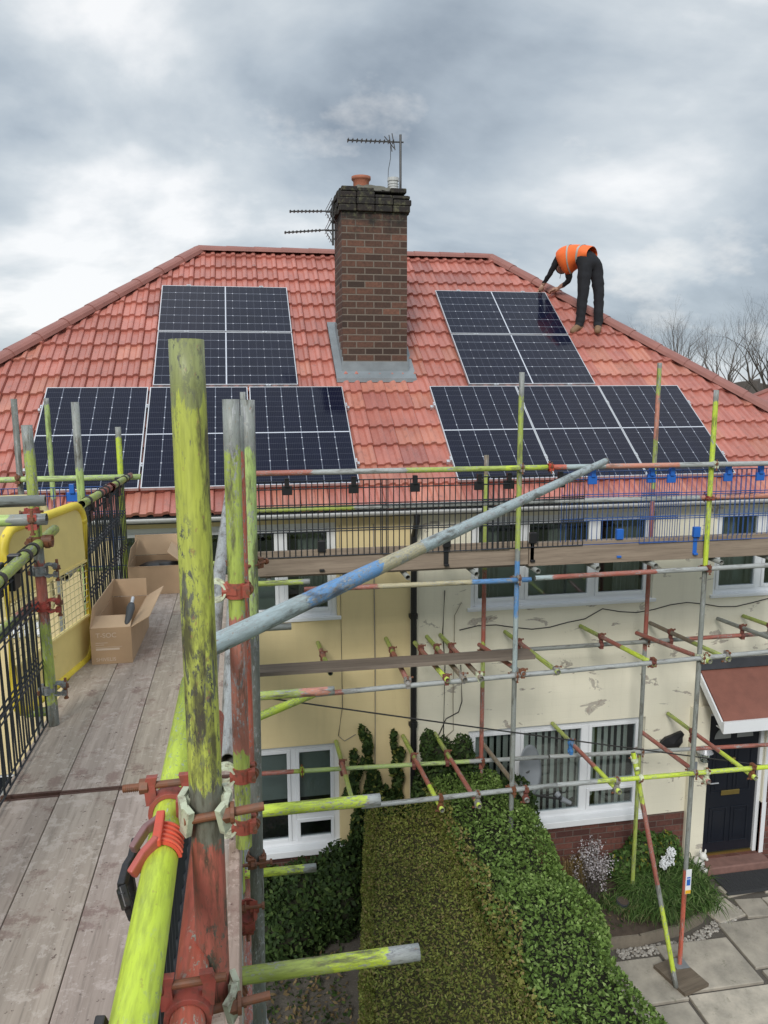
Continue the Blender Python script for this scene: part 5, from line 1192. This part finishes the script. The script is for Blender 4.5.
# face features under the hanging head
fd = (Vector(J['hd2'])-Vector(J['nk2'])).normalized(); fwd = Vector((-.35, -.1, -.9)).normalized()
bm.normal_update(); bm.to_mesh(me); bm.free()
me.materials.clear()
for n_ in ('black_cloth', 'jeans', 'skin', 'hair'): me.materials.append(M[n_])
for p_ in me.polygons:
    c = p_.center+o0; p_.use_smooth = True
    hands = min((c-Vector(J['haL'])).length, (c-Vector(J['haR'])).length)
    if c.y > 11.36 and c.z < 7.73 or hands < .035: p_.material_index = 2
    elif (c-Vector(J['hd'])).length < .16 and c.y > 11.43: p_.material_index = 2
    elif c.x+.55*(10.98-c.y) > 4.93-.0 and c.z < 8.2 and (c-Vector(J['pel'])).dot(Vector((-.62, .55, .15))) < .02 and (c-Vector(J['eR'])).length > .2: p_.material_index = 1
    else: p_.material_index = 0
body = bpy.data.objects.new('body', me); COL.objects.link(body); body.parent = PR; WL['body'] = o0
def mkp(name, mb, mat, smooth=True): o = mb.build(name, mat, PR, smooth=smooth); return o
hp = Vector(J['hd']); mb = MB(); mb.sphere(hp+Vector((.005, .02, .0)), .112, 14, 9, sc=(.92, .95, 1.05)); mkp('hair', mb, 'hair')
mb = MB(); fc = hp+Vector((-.03, -.055, -.02)); mb.sphere(fc, .085, 12, 8, sc=(.9, .8, 1.1)); mb.sphere(fc+Vector((-.01, -.07, -.01)), .018, 8, 6, sc=(.8, 1.2, 1)); mb.sphere(hp+Vector((.09, 0, 0)), .022, 8, 6, sc=(.5, 1, 1.5)); mb.sphere(hp+Vector((-.10, 0, 0)), .022, 8, 6, sc=(.5, 1, 1.5)); mkp('face', mb, 'skin')
# vest : open tube around the torso, wider at the hem, hanging loose
tor = [Vector((5.08, 10.98, 8.055)), Vector((5.00, 11.08, 8.08)), Vector((4.92, 11.18, 8.10)), Vector((4.84, 11.26, 8.10)), Vector((4.765, 11.32, 8.08)), Vector((4.725, 11.36, 8.06))]
wd = [.165, .172, .175, .175, .15, .09]; th_ = [.125, .135, .140, .145, .13, .095]; drop = [-.06, .0, .06, .13, .13, .05]
def vest_ring(k, ex=0.):
    d = (tor[min(k+1, 5)]-tor[max(k-1, 0)]).normalized(); s_ = d.cross(Z_).normalized(); u = s_.cross(d).normalized(); out = []
    for i in range(24):
        a = 2*PI*i/24; r = 1+.03*math.sin(5*a+k); y = math.sin(a); out.append(tor[k]+s_*((wd[k]+ex)*math.cos(a)*r)+u*((th_[k]+ex)*y*r-(drop[k] if y < -.2 else 0)*abs(y)))
    return out
mb = MB(); vs = []
for k in range(6): vs += vest_ring(k)
mb.add(vs, [(k*24+i, k*24+(i+1) % 24, (k+1)*24+(i+1) % 24, (k+1)*24+i) for k in range(5) for i in range(24)]); vest = mkp('hi_vis_vest', mb, 'hi_vis')
sd = vest.modifiers.new('sol', 'SOLIDIFY'); sd.thickness = .008; ss = vest.modifiers.new('sub', 'SUBSURF'); ss.levels = 1; ss.render_levels = 2
mb = MB()
for kk in (1.25, 2.7):
    k = int(kk); f_ = kk-k; A = vest_ring(k, .011); B = vest_ring(k+1, .011); w_ = .17
    r0 = [a.lerp(b, max(0, f_-.12)) for a, b in zip(A, B)]; r1 = [a.lerp(b, min(1, f_+.12)) for a, b in zip(A, B)]
    mb.add(r0+r1, [(i, (i+1) % 24, 24+(i+1) % 24, 24+i) for i in range(24)])
mkp('reflective_strip', mb, 'reflective')
mb = MB()
for (x, y, z) in ((4.70, 11.22, 7.93), (4.80, 11.2, 7.93)): mb.path([(x, y, z), (x+.01, y, z-.08), (x-.005, y, z-.17)], .004, 5)
mkp('drawstring', mb, 'black_cloth')
for a_, t_ in (('aL', 'tL'), ('aR', 'tR')):
    A = Vector(J[a_]); T = Vector(J[t_]); d = (T-A); d.z = 0; d.normalize(); up_ = Vector((-.0, -sa*0, 1))
    mb = MB(); base = Vector((A.x, A.y, 6.995)); f2 = d*1.0
    mb.path([base-f2*.06+Vector((0, 0, .045)), base+Vector((0, 0, .05)), base+f2*.09+Vector((0, 0, .028)), base+f2*.18-Vector((0, 0, .02)), base+f2*.215-Vector((0, 0, .035))], .05, 12, rs=[.034, .050, .048, .044, .026])
    mkp('boot', mb, 'boots')

# ================================================================== FOLIAGE
def leaves(name, P, Nn, size, colors, mat='leaf', aspect=.5, parent=None, origin=(0, 0, 0), jitter=.9, fold=True):
    """P (n,3) leaf centres, Nn (n,3) outward directions, one folded four-corner leaf each"""
    n = len(P); rnd = RNG.normal(size=(n, 3))
    nn = Nn+rnd*jitter*.6; nn /= np.linalg.norm(nn, axis=1)[:, None]
    t1 = np.cross(nn, RNG.normal(size=(n, 3))); t1 /= np.linalg.norm(t1, axis=1)[:, None]; t2 = np.cross(nn, t1)
    s = (size*RNG.uniform(.6, 1.35, n))[:, None]
    q = np.stack([P-t1*s, P+t2*s*aspect-nn*s*.12, P+t1*s, P-t2*s*aspect-nn*s*.12], 1).reshape(-1, 3)-np.array(origin)
    me = bpy.data.meshes.new(name); me.vertices.add(4*n); me.vertices.foreach_set('co', q.astype(np.float32).ravel())
    me.loops.add(4*n); me.loops.foreach_set('vertex_index', np.arange(4*n, dtype=np.int32)); me.polygons.add(n)
    me.polygons.foreach_set('loop_start', np.arange(0, 4*n, 4, dtype=np.int32)); me.polygons.foreach_set('loop_total', np.full(n, 4, dtype=np.int32))
    me.materials.append(M[mat]); me.update(calc_edges=True)
    at = me.color_attributes.new('pc', 'FLOAT_COLOR', 'CORNER'); cc = np.concatenate([colors, np.ones((n, 1))], 1); at.data.foreach_set('color', np.repeat(cc, 4, 0).astype(np.float32).ravel())
    o = bpy.data.objects.new(name, me); COL.objects.link(o); pl_ = WL.get(parent.name, Vector()) if parent is not None else Vector()
    o.location = Vector(origin)-pl_
    if parent is not None: o.parent = parent
    WL[o.name] = Vector(origin); return o
def pal(n, cols, w, var=.25):
    c = np.array(cols)[RNG.choice(len(cols), n, p=np.array(w)/sum(w))]; return np.clip(c*RNG.uniform(1-var, 1+var, (n, 1)), 0, 1)
def vnoise(x, y, sc, seed=0):
    x, y = x*sc, y*sc; r = 0
    for k, (a, b, c) in enumerate(((1.0, .3, 0), (-.6, 1.1, 2), (.4, -1.3, 4), (1.7, .9, 1), (-1.5, 1.9, 3))): r = r+np.sin(a*x+b*y+c+seed*1.7)/(1+k*.3)
    return r/3
def hedge_pts(n, xl, xr, y0, y1, zt, bump=.05, depth=.12):
    """points on the top and the two long faces of a hedge with rounded shoulders; xl, xr, zt functions of y"""
    y = RNG.uniform(y0, y1, n); L, Rr, Zt = xl(y), xr(y), zt(y); per = (Rr-L)+2*Zt; s = RNG.uniform(0, 1, n)*per
    x = np.where(s < Zt, L, np.where(s < Zt+Rr-L, L+s-Zt, Rr)); z = np.where(s < Zt, s, np.where(s < Zt+Rr-L, Zt, Zt-(s-Zt-(Rr-L))))
    nx = np.where(s < Zt, -1., np.where(s < Zt+Rr-L, 0., 1.)); nz = np.where((s >= Zt) & (s < Zt+Rr-L), 1., 0.15)
    # round shoulders
    r = .16; dl = np.clip((r-(x-L))/r, 0, 1); dr = np.clip((r-(Rr-x))/r, 0, 1); dz = np.clip((r-(Zt-z))/r, 0, 1)
    z = z-np.where(nz > .5, r*.5*(dl**2+dr**2), 0); x = x+np.where(nx < 0, r*.5*dz**2, 0)-np.where(nx > 0, r*.5*dz**2, 0)
    b = bump*vnoise(x+y, y-z, 3.1)+bump*.8*vnoise(x*2-z, y*2+z, 4.7, 2)-depth*RNG.uniform(0, 1, n)**2
    N = np.stack([nx, np.zeros(n), nz], 1); N /= np.linalg.norm(N, axis=1)[:, None]
    P = np.stack([x, y, z], 1)+N*b[:, None]; return P, N
h1 = empty('hedge', (1.3, 5.2, 0), 'clipped olive brown hedge with a flat top, left of the leafier green hedge', 'hedge')
xl1 = lambda y: .62+(y-4.4)*.17; xr1 = lambda y: 1.84+.03*np.sin(y*2); zt1 = lambda y: 2.0+.03*np.sin(y*1.7)
P, N = hedge_pts(125000, xl1, xr1, 2.6, 7.25, zt1, .03, .09)
mixv = np.clip(.5+.6*vnoise(P[:, 0], P[:, 1], 2.3, 5)+RNG.normal(0, .25, len(P)), 0, 1)[:, None]
colr = pal(len(P), [(.26, .26, .06), (.20, .235, .045), (.28, .22, .09), (.32, .35, .085), (.12, .15, .03)], [4, 4, 2.6, 2, 2])
leaves('foliage', P, N, .0145, colr*(1-mixv*.3), 'leaf', .45, h1, (1.3, 5.2, 0))
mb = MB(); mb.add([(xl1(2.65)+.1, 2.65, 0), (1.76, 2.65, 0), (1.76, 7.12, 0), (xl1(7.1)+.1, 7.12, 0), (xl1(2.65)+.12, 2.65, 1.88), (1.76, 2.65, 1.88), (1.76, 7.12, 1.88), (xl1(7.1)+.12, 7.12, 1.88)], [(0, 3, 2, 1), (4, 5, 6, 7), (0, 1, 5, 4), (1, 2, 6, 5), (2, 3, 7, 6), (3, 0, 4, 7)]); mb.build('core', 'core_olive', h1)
h2 = empty('hedge', (2.4, 5.2, 0), 'bushy bright green leafy hedge running from the big window towards the camera', 'hedge')
xl2 = lambda y: 1.83+0*y; xr2 = lambda y: 2.72+.05*np.sin(y*2.3)+.04*np.sin(y*5); zt2 = lambda y: 2.03+.05*np.sin(y*1.3+1)+.04*np.sin(y*3.9)+.05*np.clip(y-6.6, 0, 1)
P, N = hedge_pts(92000, xl2, xr2, 2.6, 7.75, zt2, .055, .10)
edge_ = P[:, 0] < 1.95+.12*vnoise(P[:, 0], P[:, 1], 5, 1)
colr = pal(len(P), [(.13, .21, .045), (.175, .27, .065), (.09, .15, .03), (.25, .34, .11), (.055, .09, .022)], [4, 4, 3, 1.6, 2])
oc_ = pal(len(P), [(.27, .25, .07), (.21, .23, .05), (.30, .23, .10)], [1, 1, 1]); colr = np.where((edge_ & (RNG.random(len(P)) < .6))[:, None], oc_, colr)
leaves('foliage', P, N, .0185, colr, 'leaf', .55, h2, (2.4, 5.2, 0), 1.2)
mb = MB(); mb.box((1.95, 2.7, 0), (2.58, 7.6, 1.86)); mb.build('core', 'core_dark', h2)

def blob_pts(n, blobs):
    w = np.array([b[3]*b[4]+b[4]*b[5]+b[3]*b[5] for b in blobs]); k = RNG.choice(len(blobs), n, p=w/w.sum()); B = np.array(blobs)[k]
    d = RNG.normal(size=(n, 3)); d /= np.linalg.norm(d, axis=1)[:, None]; r = RNG.uniform(.62, 1.08, n)**.6
    P = B[:, :3]+d*B[:, 3:6]*r[:, None]; return P, d
def bush(name, label, cat, n, blobs, size, cols, w, origin, aspect=.55, core=True, mat='leaf', jitter=1.0, ymax=None):
    root = empty(name, origin, label, cat); P, N = blob_pts(n, blobs)
    keep = P[:, 2] > .02
    if ymax: keep &= P[:, 1] < ymax
    P, N = P[keep], N[keep]; leaves('foliage', P, N, size, pal(len(P), cols, w), mat, aspect, root, origin, jitter)
    if core:
        mb = MB()
        for b in blobs: mb.sphere(b[:3], 1, 10, 7, sc=(b[3]*.72, b[4]*.72, b[5]*.72))
        mb.build('foliage_core', 'core_dark', root, smooth=True)  # added dark ellipsoids fill the foliage; their colour stands in for inner shade
    return root
DG = [(.030, .058, .016), (.045, .08, .02), (.018, .035, .010), (.07, .11, .03)]
bush('ivy', 'dark ivy bank spreading under the left ground floor window', 'ivy', 15000, [(.0, 8.05, .35, .55, .3, .55), (.55, 8.0, .45, .5, .33, .50), (.95, 8.0, .5, .35, .33, .62), (.3, 7.85, .2, .5, .35, .35), (-.6, 8.1, .3, .5, .25, .45)], .034, DG, [4, 3, 2, 1], (.4, 8.05, 0), ymax=8.34)
rv = random.Random(4); IVY = []
for (cx_, ztop, r0) in ((1.16, 2.02, .13), (1.30, 2.36, .12), (1.42, 1.75, .13), (1.66, 2.26, .09), (1.58, 1.5, .12)):
    z_ = .4
    while z_ < ztop: rr = r0*(1-.62*z_/ztop)*rv.uniform(.6, 1.35); IVY.append((cx_+rv.gauss(0, .035), 8.26, z_, rr, .07, rv.uniform(.07, .13))); z_ += .095
IVY.append((1.4, 8.15, 1.0, .32, .2, .7))
bush('ivy', 'ivy climbing the yellow wall beside the black downpipe', 'ivy', 16000, IVY, .032, DG+[(.20, .21, .05)], [4, 3, 2, 2, 1.2], (1.4, 8.2, 0), ymax=8.34, core=False)
bush('shrub', 'dark evergreen shrub between the hedge tops and the big window', 'shrub', 14000, [(2.05, 8.0, 1.55, .28, .3, .5), (2.45, 7.95, 1.45, .33, .30, .55), (2.15, 8.15, 2.0, .16, .14, .22), (2.4, 8.15, 1.95, .14, .14, .28), (2.0, 8.2, 2.1, .1, .1, .2), (2.9, 7.9, 1.35, .32, .3, .45), (2.1, 7.8, 1.2, .5, .35, .7)], .03, DG, [4, 4, 2, 2], (2.3, 8.0, 0), ymax=8.33)
# strappy plants : arching blades
def blades(name, label, cat, centres, n, L, w, cols, origin, mat='leaf', spread=1.):
    root = empty(name, origin, label, cat); mb = MB()
    for k in range(n):
        cx, cy, cz = random.choice(centres); x, y = cx+random.gauss(0, .07), cy+random.gauss(0, .06); a = random.uniform(0, 2*PI); l = L*random.uniform(.6, 1.2); out = Vector((math.cos(a), math.sin(a), 0))*spread*random.uniform(.4, 1.1); sd_ = Vector((-math.sin(a), math.cos(a), 0))*w*.5
        c = random.choice(cols); kk = random.uniform(.7, 1.3); c = tuple(q*kk for q in c); pts = []
        for j in range(6):
            t_ = j/5; pts.append(Vector((x, y, cz))+out*l*.75*t_**1.3+Z_*l*(1.25*t_-1.05*t_*t_))
        vs = []
        for j, p_ in enumerate(pts): q = 1-.85*(j/5)**2; vs += [p_-sd_*q, p_+sd_*q]
        mb.add(vs, [(2*j, 2*j+1, 2*j+3, 2*j+2) for j in range(5)], c)
    mb.build('blades', mat, root); return root
SG = [(.06, .12, .025), (.09, .16, .04), (.04, .08, .02), (.14, .20, .07)]
blades('grass_clump', 'big clump of arching strappy green leaves spilling over the bed edge by the red pole', 'plant', [(4.75, 7.75, .15), (5.0, 7.7, .15), (4.95, 7.95, .15), (5.2, 7.75, .15), (4.55, 7.6, .13), (5.15, 7.5, .13), (4.8, 7.5, .13), (5.25, 8.0, .15), (4.6, 7.85, .15), (4.45, 7.75, .13), (4.65, 7.42, .13)], 2600, .46, .014, SG, (4.95, 7.75, .13))
blades('grass_clump', 'smaller grassy clump of thin leaves at the base of the lime pole', 'plant', [(4.25, 7.55, .13), (4.45, 7.45, .13), (4.1, 7.7, .13)], 380, .28, .011, SG+[(.2, .2, .09)], (4.25, 7.55, .13))
blades('dry_grass', 'upright tan dead grass against the brick below the big window', 'plant', [(3.82, 8.15, .13), (3.95, 8.2, .13)], 160, .85, .008, [(.30, .22, .10), (.22, .16, .07)], (3.85, 8.15, .13), spread=.22)
bush('shrub', 'low leafy green shrub against the brick plinth behind the lime pole', 'shrub', 3200, [(4.75, 8.15, .45, .25, .15, .30), (4.5, 8.1, .35, .25, .15, .22), (5.05, 8.15, .4, .2, .14, .3)], .03, SG+[(.2, .2, .03)], [4, 3, 2, 1, .8], (4.7, 8.12, .13), ymax=8.33)
# pale twiggy shrub with small white blossom
wsb = empty('blossom_shrub', (3.95, 7.85, .13), 'leafless twiggy shrub covered in tiny pale blossom beside the hedge', 'shrub')
mb = MB(); tips = []
for k in range(46):
    a = random.uniform(0, 2*PI); r = random.uniform(.03, .24); h = random.uniform(.45, .85)*(1-r*.8); p0 = Vector((3.95+random.gauss(0, .03), 7.85+random.gauss(0, .03), .13)); p1 = p0+Vector((math.cos(a)*r*.5, math.sin(a)*r*.4, h*.5)); p2 = p0+Vector((math.cos(a)*r, math.sin(a)*r*.8, h)); mb.path([p0, p1, p2], .003, 4)
    for q in range(34): t_ = random.uniform(.35, 1); b = p1.lerp(p2, t_); tips.append(b+Vector((random.gauss(0, .022), random.gauss(0, .022), random.gauss(0, .03))))
mb.build('twigs', 'bark', wsb); P = np.array([tuple(t_) for t_ in tips]); leaves('blossom', P, np.tile([0, -.3, 1.], (len(P), 1)), .010, pal(len(P), [(.55, .52, .54), (.40, .36, .38), (.28, .24, .22)], [3, 2, 1]), 'leaf', .8, wsb, (3.95, 7.85, .13), 1.5)
fl = empty('flower_plant', (4.93, 7.92, .13), 'white hyacinth-like flower head among the green strappy leaves', 'flower')
MB().path([(4.95, 7.95, .13), (4.94, 7.93, .35), (4.93, 7.90, .5)], .008, 6).build('stem', 'core_dark', fl)
mb = MB()
for k in range(330):
    c = random.choice([(4.93, 7.90, .50, .085), (4.97, 7.90, .60, .055), (4.88, 7.89, .46, .06)]); d = Vector((random.gauss(0, 1), random.gauss(0, 1), random.gauss(0, 1))).normalized()*c[3]*random.uniform(.5, 1); mb.sphere(Vector(c[:3])+d, random.uniform(.008, .014), 5, 4)
mb.build('petals', 'white_upvc', fl)
fp = empty('plant_pot', (4.18, 7.62, .13), 'small dark plant pot tipped among the weeds in the bed', 'plant pot')
mb = MB(); mb.cyl((4.18, 7.62, .14), (4.20, 7.60, .26), .055, .075, 14); mb.build('pot', 'felt', fp); MB().cyl((4.20, 7.60, .262), (4.201, 7.599, .268), .066, n=14).build('soil', 'soil', fp)
# dead leaves and weeds on the ground
n = 1500; P = np.stack([RNG.uniform(-.3, .9, n), RNG.uniform(5.6, 7.7, n), RNG.uniform(.01, .10, n)], 1); leaves('ground_weeds', P, np.tile([0, 0, 1.], (n, 1)), .028, pal(n, DG+[(.17, .12, .06), (.22, .16, .08)], [2, 2, 1, 1, 3, 2]), 'leaf', .5, None, (.3, 6.7, 0)); tag(bpy.data.objects['ground_weeds'], 'weeds and dead leaves on the dark yard', None, None, 'stuff')
n = 900; P = np.stack([RNG.uniform(3.0, 5.2, n), RNG.uniform(7.3, 8.3, n), RNG.uniform(.14, .22, n)], 1); leaves('bed_weeds', P, np.tile([0, 0, 1.], (n, 1)), .022, pal(n, DG+[(.2, .15, .08), (.12, .16, .04)], [2, 3, 1, 2, 2, 2]), 'leaf', .5, None, (4, 7.8, .13)); tag(bpy.data.objects['bed_weeds'], 'weeds over the flower bed soil', None, None, 'stuff')

# ================================================================== TREES AND FAR ROOFS
def grow(mb, p, d, L, r, depth, rnd, tips=None, up=.10, ang=.5, n=4):
    pts = [p]; dd = d.copy(); rs = [r]
    for k in range(3):
        dd = (dd+Vector((rnd.gauss(0, .11), rnd.gauss(0, .11), rnd.gauss(0, .06)+up*.3))).normalized(); pts.append(pts[-1]+dd*L/3); rs.append(r*(1-.13*(k+1)))
    mb.path(pts, r, n if depth > 2 else 3, rs=rs)
    if depth == 0: return
    nb_ = rnd.choice((2, 3, 3)) if depth > 1 else 3
    for k in range(nb_):
        a = rnd.uniform(0, 2*PI); s_ = dd.orthogonal().normalized(); s_.rotate(Quaternion(dd, a)); nd = (dd+s_*math.tan(rnd.uniform(.25, ang+.15))*.9+Z_*up).normalized()
        grow(mb, pts[-1 if k == 0 else rnd.choice((2, 3))], nd, L*rnd.uniform(.68, .86), rs[-1]*(.8 if k == 0 else .62), depth-1, rnd, tips, up, ang, n)
def tree(x, y, h, seed, label, ang=.5, r=.2, mat='bark_far', up=.12, depth=7):
    rnd = random.Random(seed); root = empty('bare_tree', (x, y, 0), label, 'tree', 'bare trees beyond the right hip')
    mb = MB(); mb.path([(x, y, -.2), (x+.05, y, h*.12), (x, y, h*.25)], r, 8, rs=[r*1.3, r*1.05, r]); mb.build('trunk', mat, root)
    mb = MB(); L = h*.19
    for k in range(4):
        a = 2*PI*k/4+rnd.uniform(-.5, .5); t_ = rnd.uniform(.15, .5); grow(mb, Vector((x, y, h*.245)), Vector((math.cos(a)*t_, math.sin(a)*t_, 1)).normalized(), L, r*.6, depth-1, rnd, None, up, ang)
    mb.build('branches', mat, root)
tree(27.3, 45, 12.2, 3, 'round-crowned bare tree, leftmost beyond the roof hip', .62, .42)
tree(33.4, 50, 12.0, 8, 'narrow pale bare tree, middle of the three beyond the roof', .35, .38)
tree(30.0, 40, 12.3, 12, 'tall dark bare tree at the right edge beyond the roof', .5, .40, 'bark')
mb = MB(); rnd = random.Random(5)
for k in range(34):
    x = rnd.uniform(44, 110); y = rnd.uniform(85, 110); h = rnd.uniform(7.0, 9.0); mb.path([(x, y, 0), (x, y, h*.4)], .2, 4)
    for q in range(4): a = rnd.uniform(0, 6.28); grow(mb, Vector((x, y, h*rnd.uniform(.1, .35))), Vector((math.cos(a)*.5, math.sin(a)*.5, 1)).normalized(), h*.24, .12, 4, rnd, None, .1, .6)
tag(mb.build('far_wood', 'bark_far', origin=(75, 95, 0)), 'far line of bare brown woodland behind the trees', None, None, 'stuff')
mb = MB(); N = 90; vs = []
for i in range(N+1):
    x = 20+120*i/N; y = 118+4*math.sin(i*.9); z = 6.2+.7*math.sin(i*.55)+rnd.uniform(-.3, .5); vs += [(x, y, 0), (x, y+1, z), (x, y+6, z-.6), (x, y+8, 0)]
mb.add(vs, [(4*i+j, 4*i+4+j, 4*i+5+j, 4*i+1+j) for i in range(N) for j in range(3)]); tag(mb.build('distant_hedgerow', 'bark_far', origin=(80, 118, 0)), 'low dark mass of distant hedgerow', None, None, 'stuff')
def far_house(x0, x1, y0, y1, ze, zr, label, wallm='red_brick'):
    cx, cy = (x0+x1)/2, (y0+y1)/2; root = empty('neighbour_house', (cx, cy, 0), label, 'house'); MB().box((x0+.3, y0+.3, 0), (x1-.3, y1-.3, ze)).build('wall', wallm, root)
    d = min(x1-x0, y1-y0)/2; A = [(x0, y0, ze), (x1, y0, ze), (x1, y1, ze), (x0, y1, ze)]
    if x1-x0 > y1-y0: Rr = [(x0+d, cy, zr), (x1-d, cy, zr)]
    else: Rr = [(cx, y0+d, zr), (cx, y1-d, zr)]
    mb = MB()
    if x1-x0 > y1-y0: F = [(0, 1, 5, 4), (1, 2, 5), (2, 3, 4, 5), (3, 0, 4)]
    else: F = [(0, 1, 4), (1, 2, 5, 4), (2, 3, 5), (3, 0, 4, 5)]
    mb.add(A+Rr, F, (.40, .14, .11)); mb.add([(a, b, c-.02) for a, b, c in A], [(3, 2, 1, 0)], (.3, .3, .3)); rf = mb.build('roof', 'roof_tile', root)
    m2 = MB()
    for a, b in ((A[0], Rr[0]), (A[3], Rr[0] if x1-x0 > y1-y0 else Rr[1]), (Rr[0], Rr[1]), (A[1], Rr[1] if x1-x0 > y1-y0 else Rr[0]), (A[2], Rr[1])): m2.cyl(Vector(a), Vector(b), .12, n=8)
    m2.build('ridge_tiles', 'ridge_tile', rf); 
    w = MB()
    for xx in (.25, .65): w.box((x0+(x1-x0)*xx, y0+.27, 3.2), (x0+(x1-x0)*xx+1.4, y0+.31, 4.3)); 
    w.build('window', 'white_upvc', root); return root
far_house(17.4, 26, 22, 30, 4.3, 6.75, 'neighbouring house with a red hipped roof at the right edge')
far_house(30, 42, 54, 62, 4.2, 6.3, 'distant house with a dull red roof before the wood')
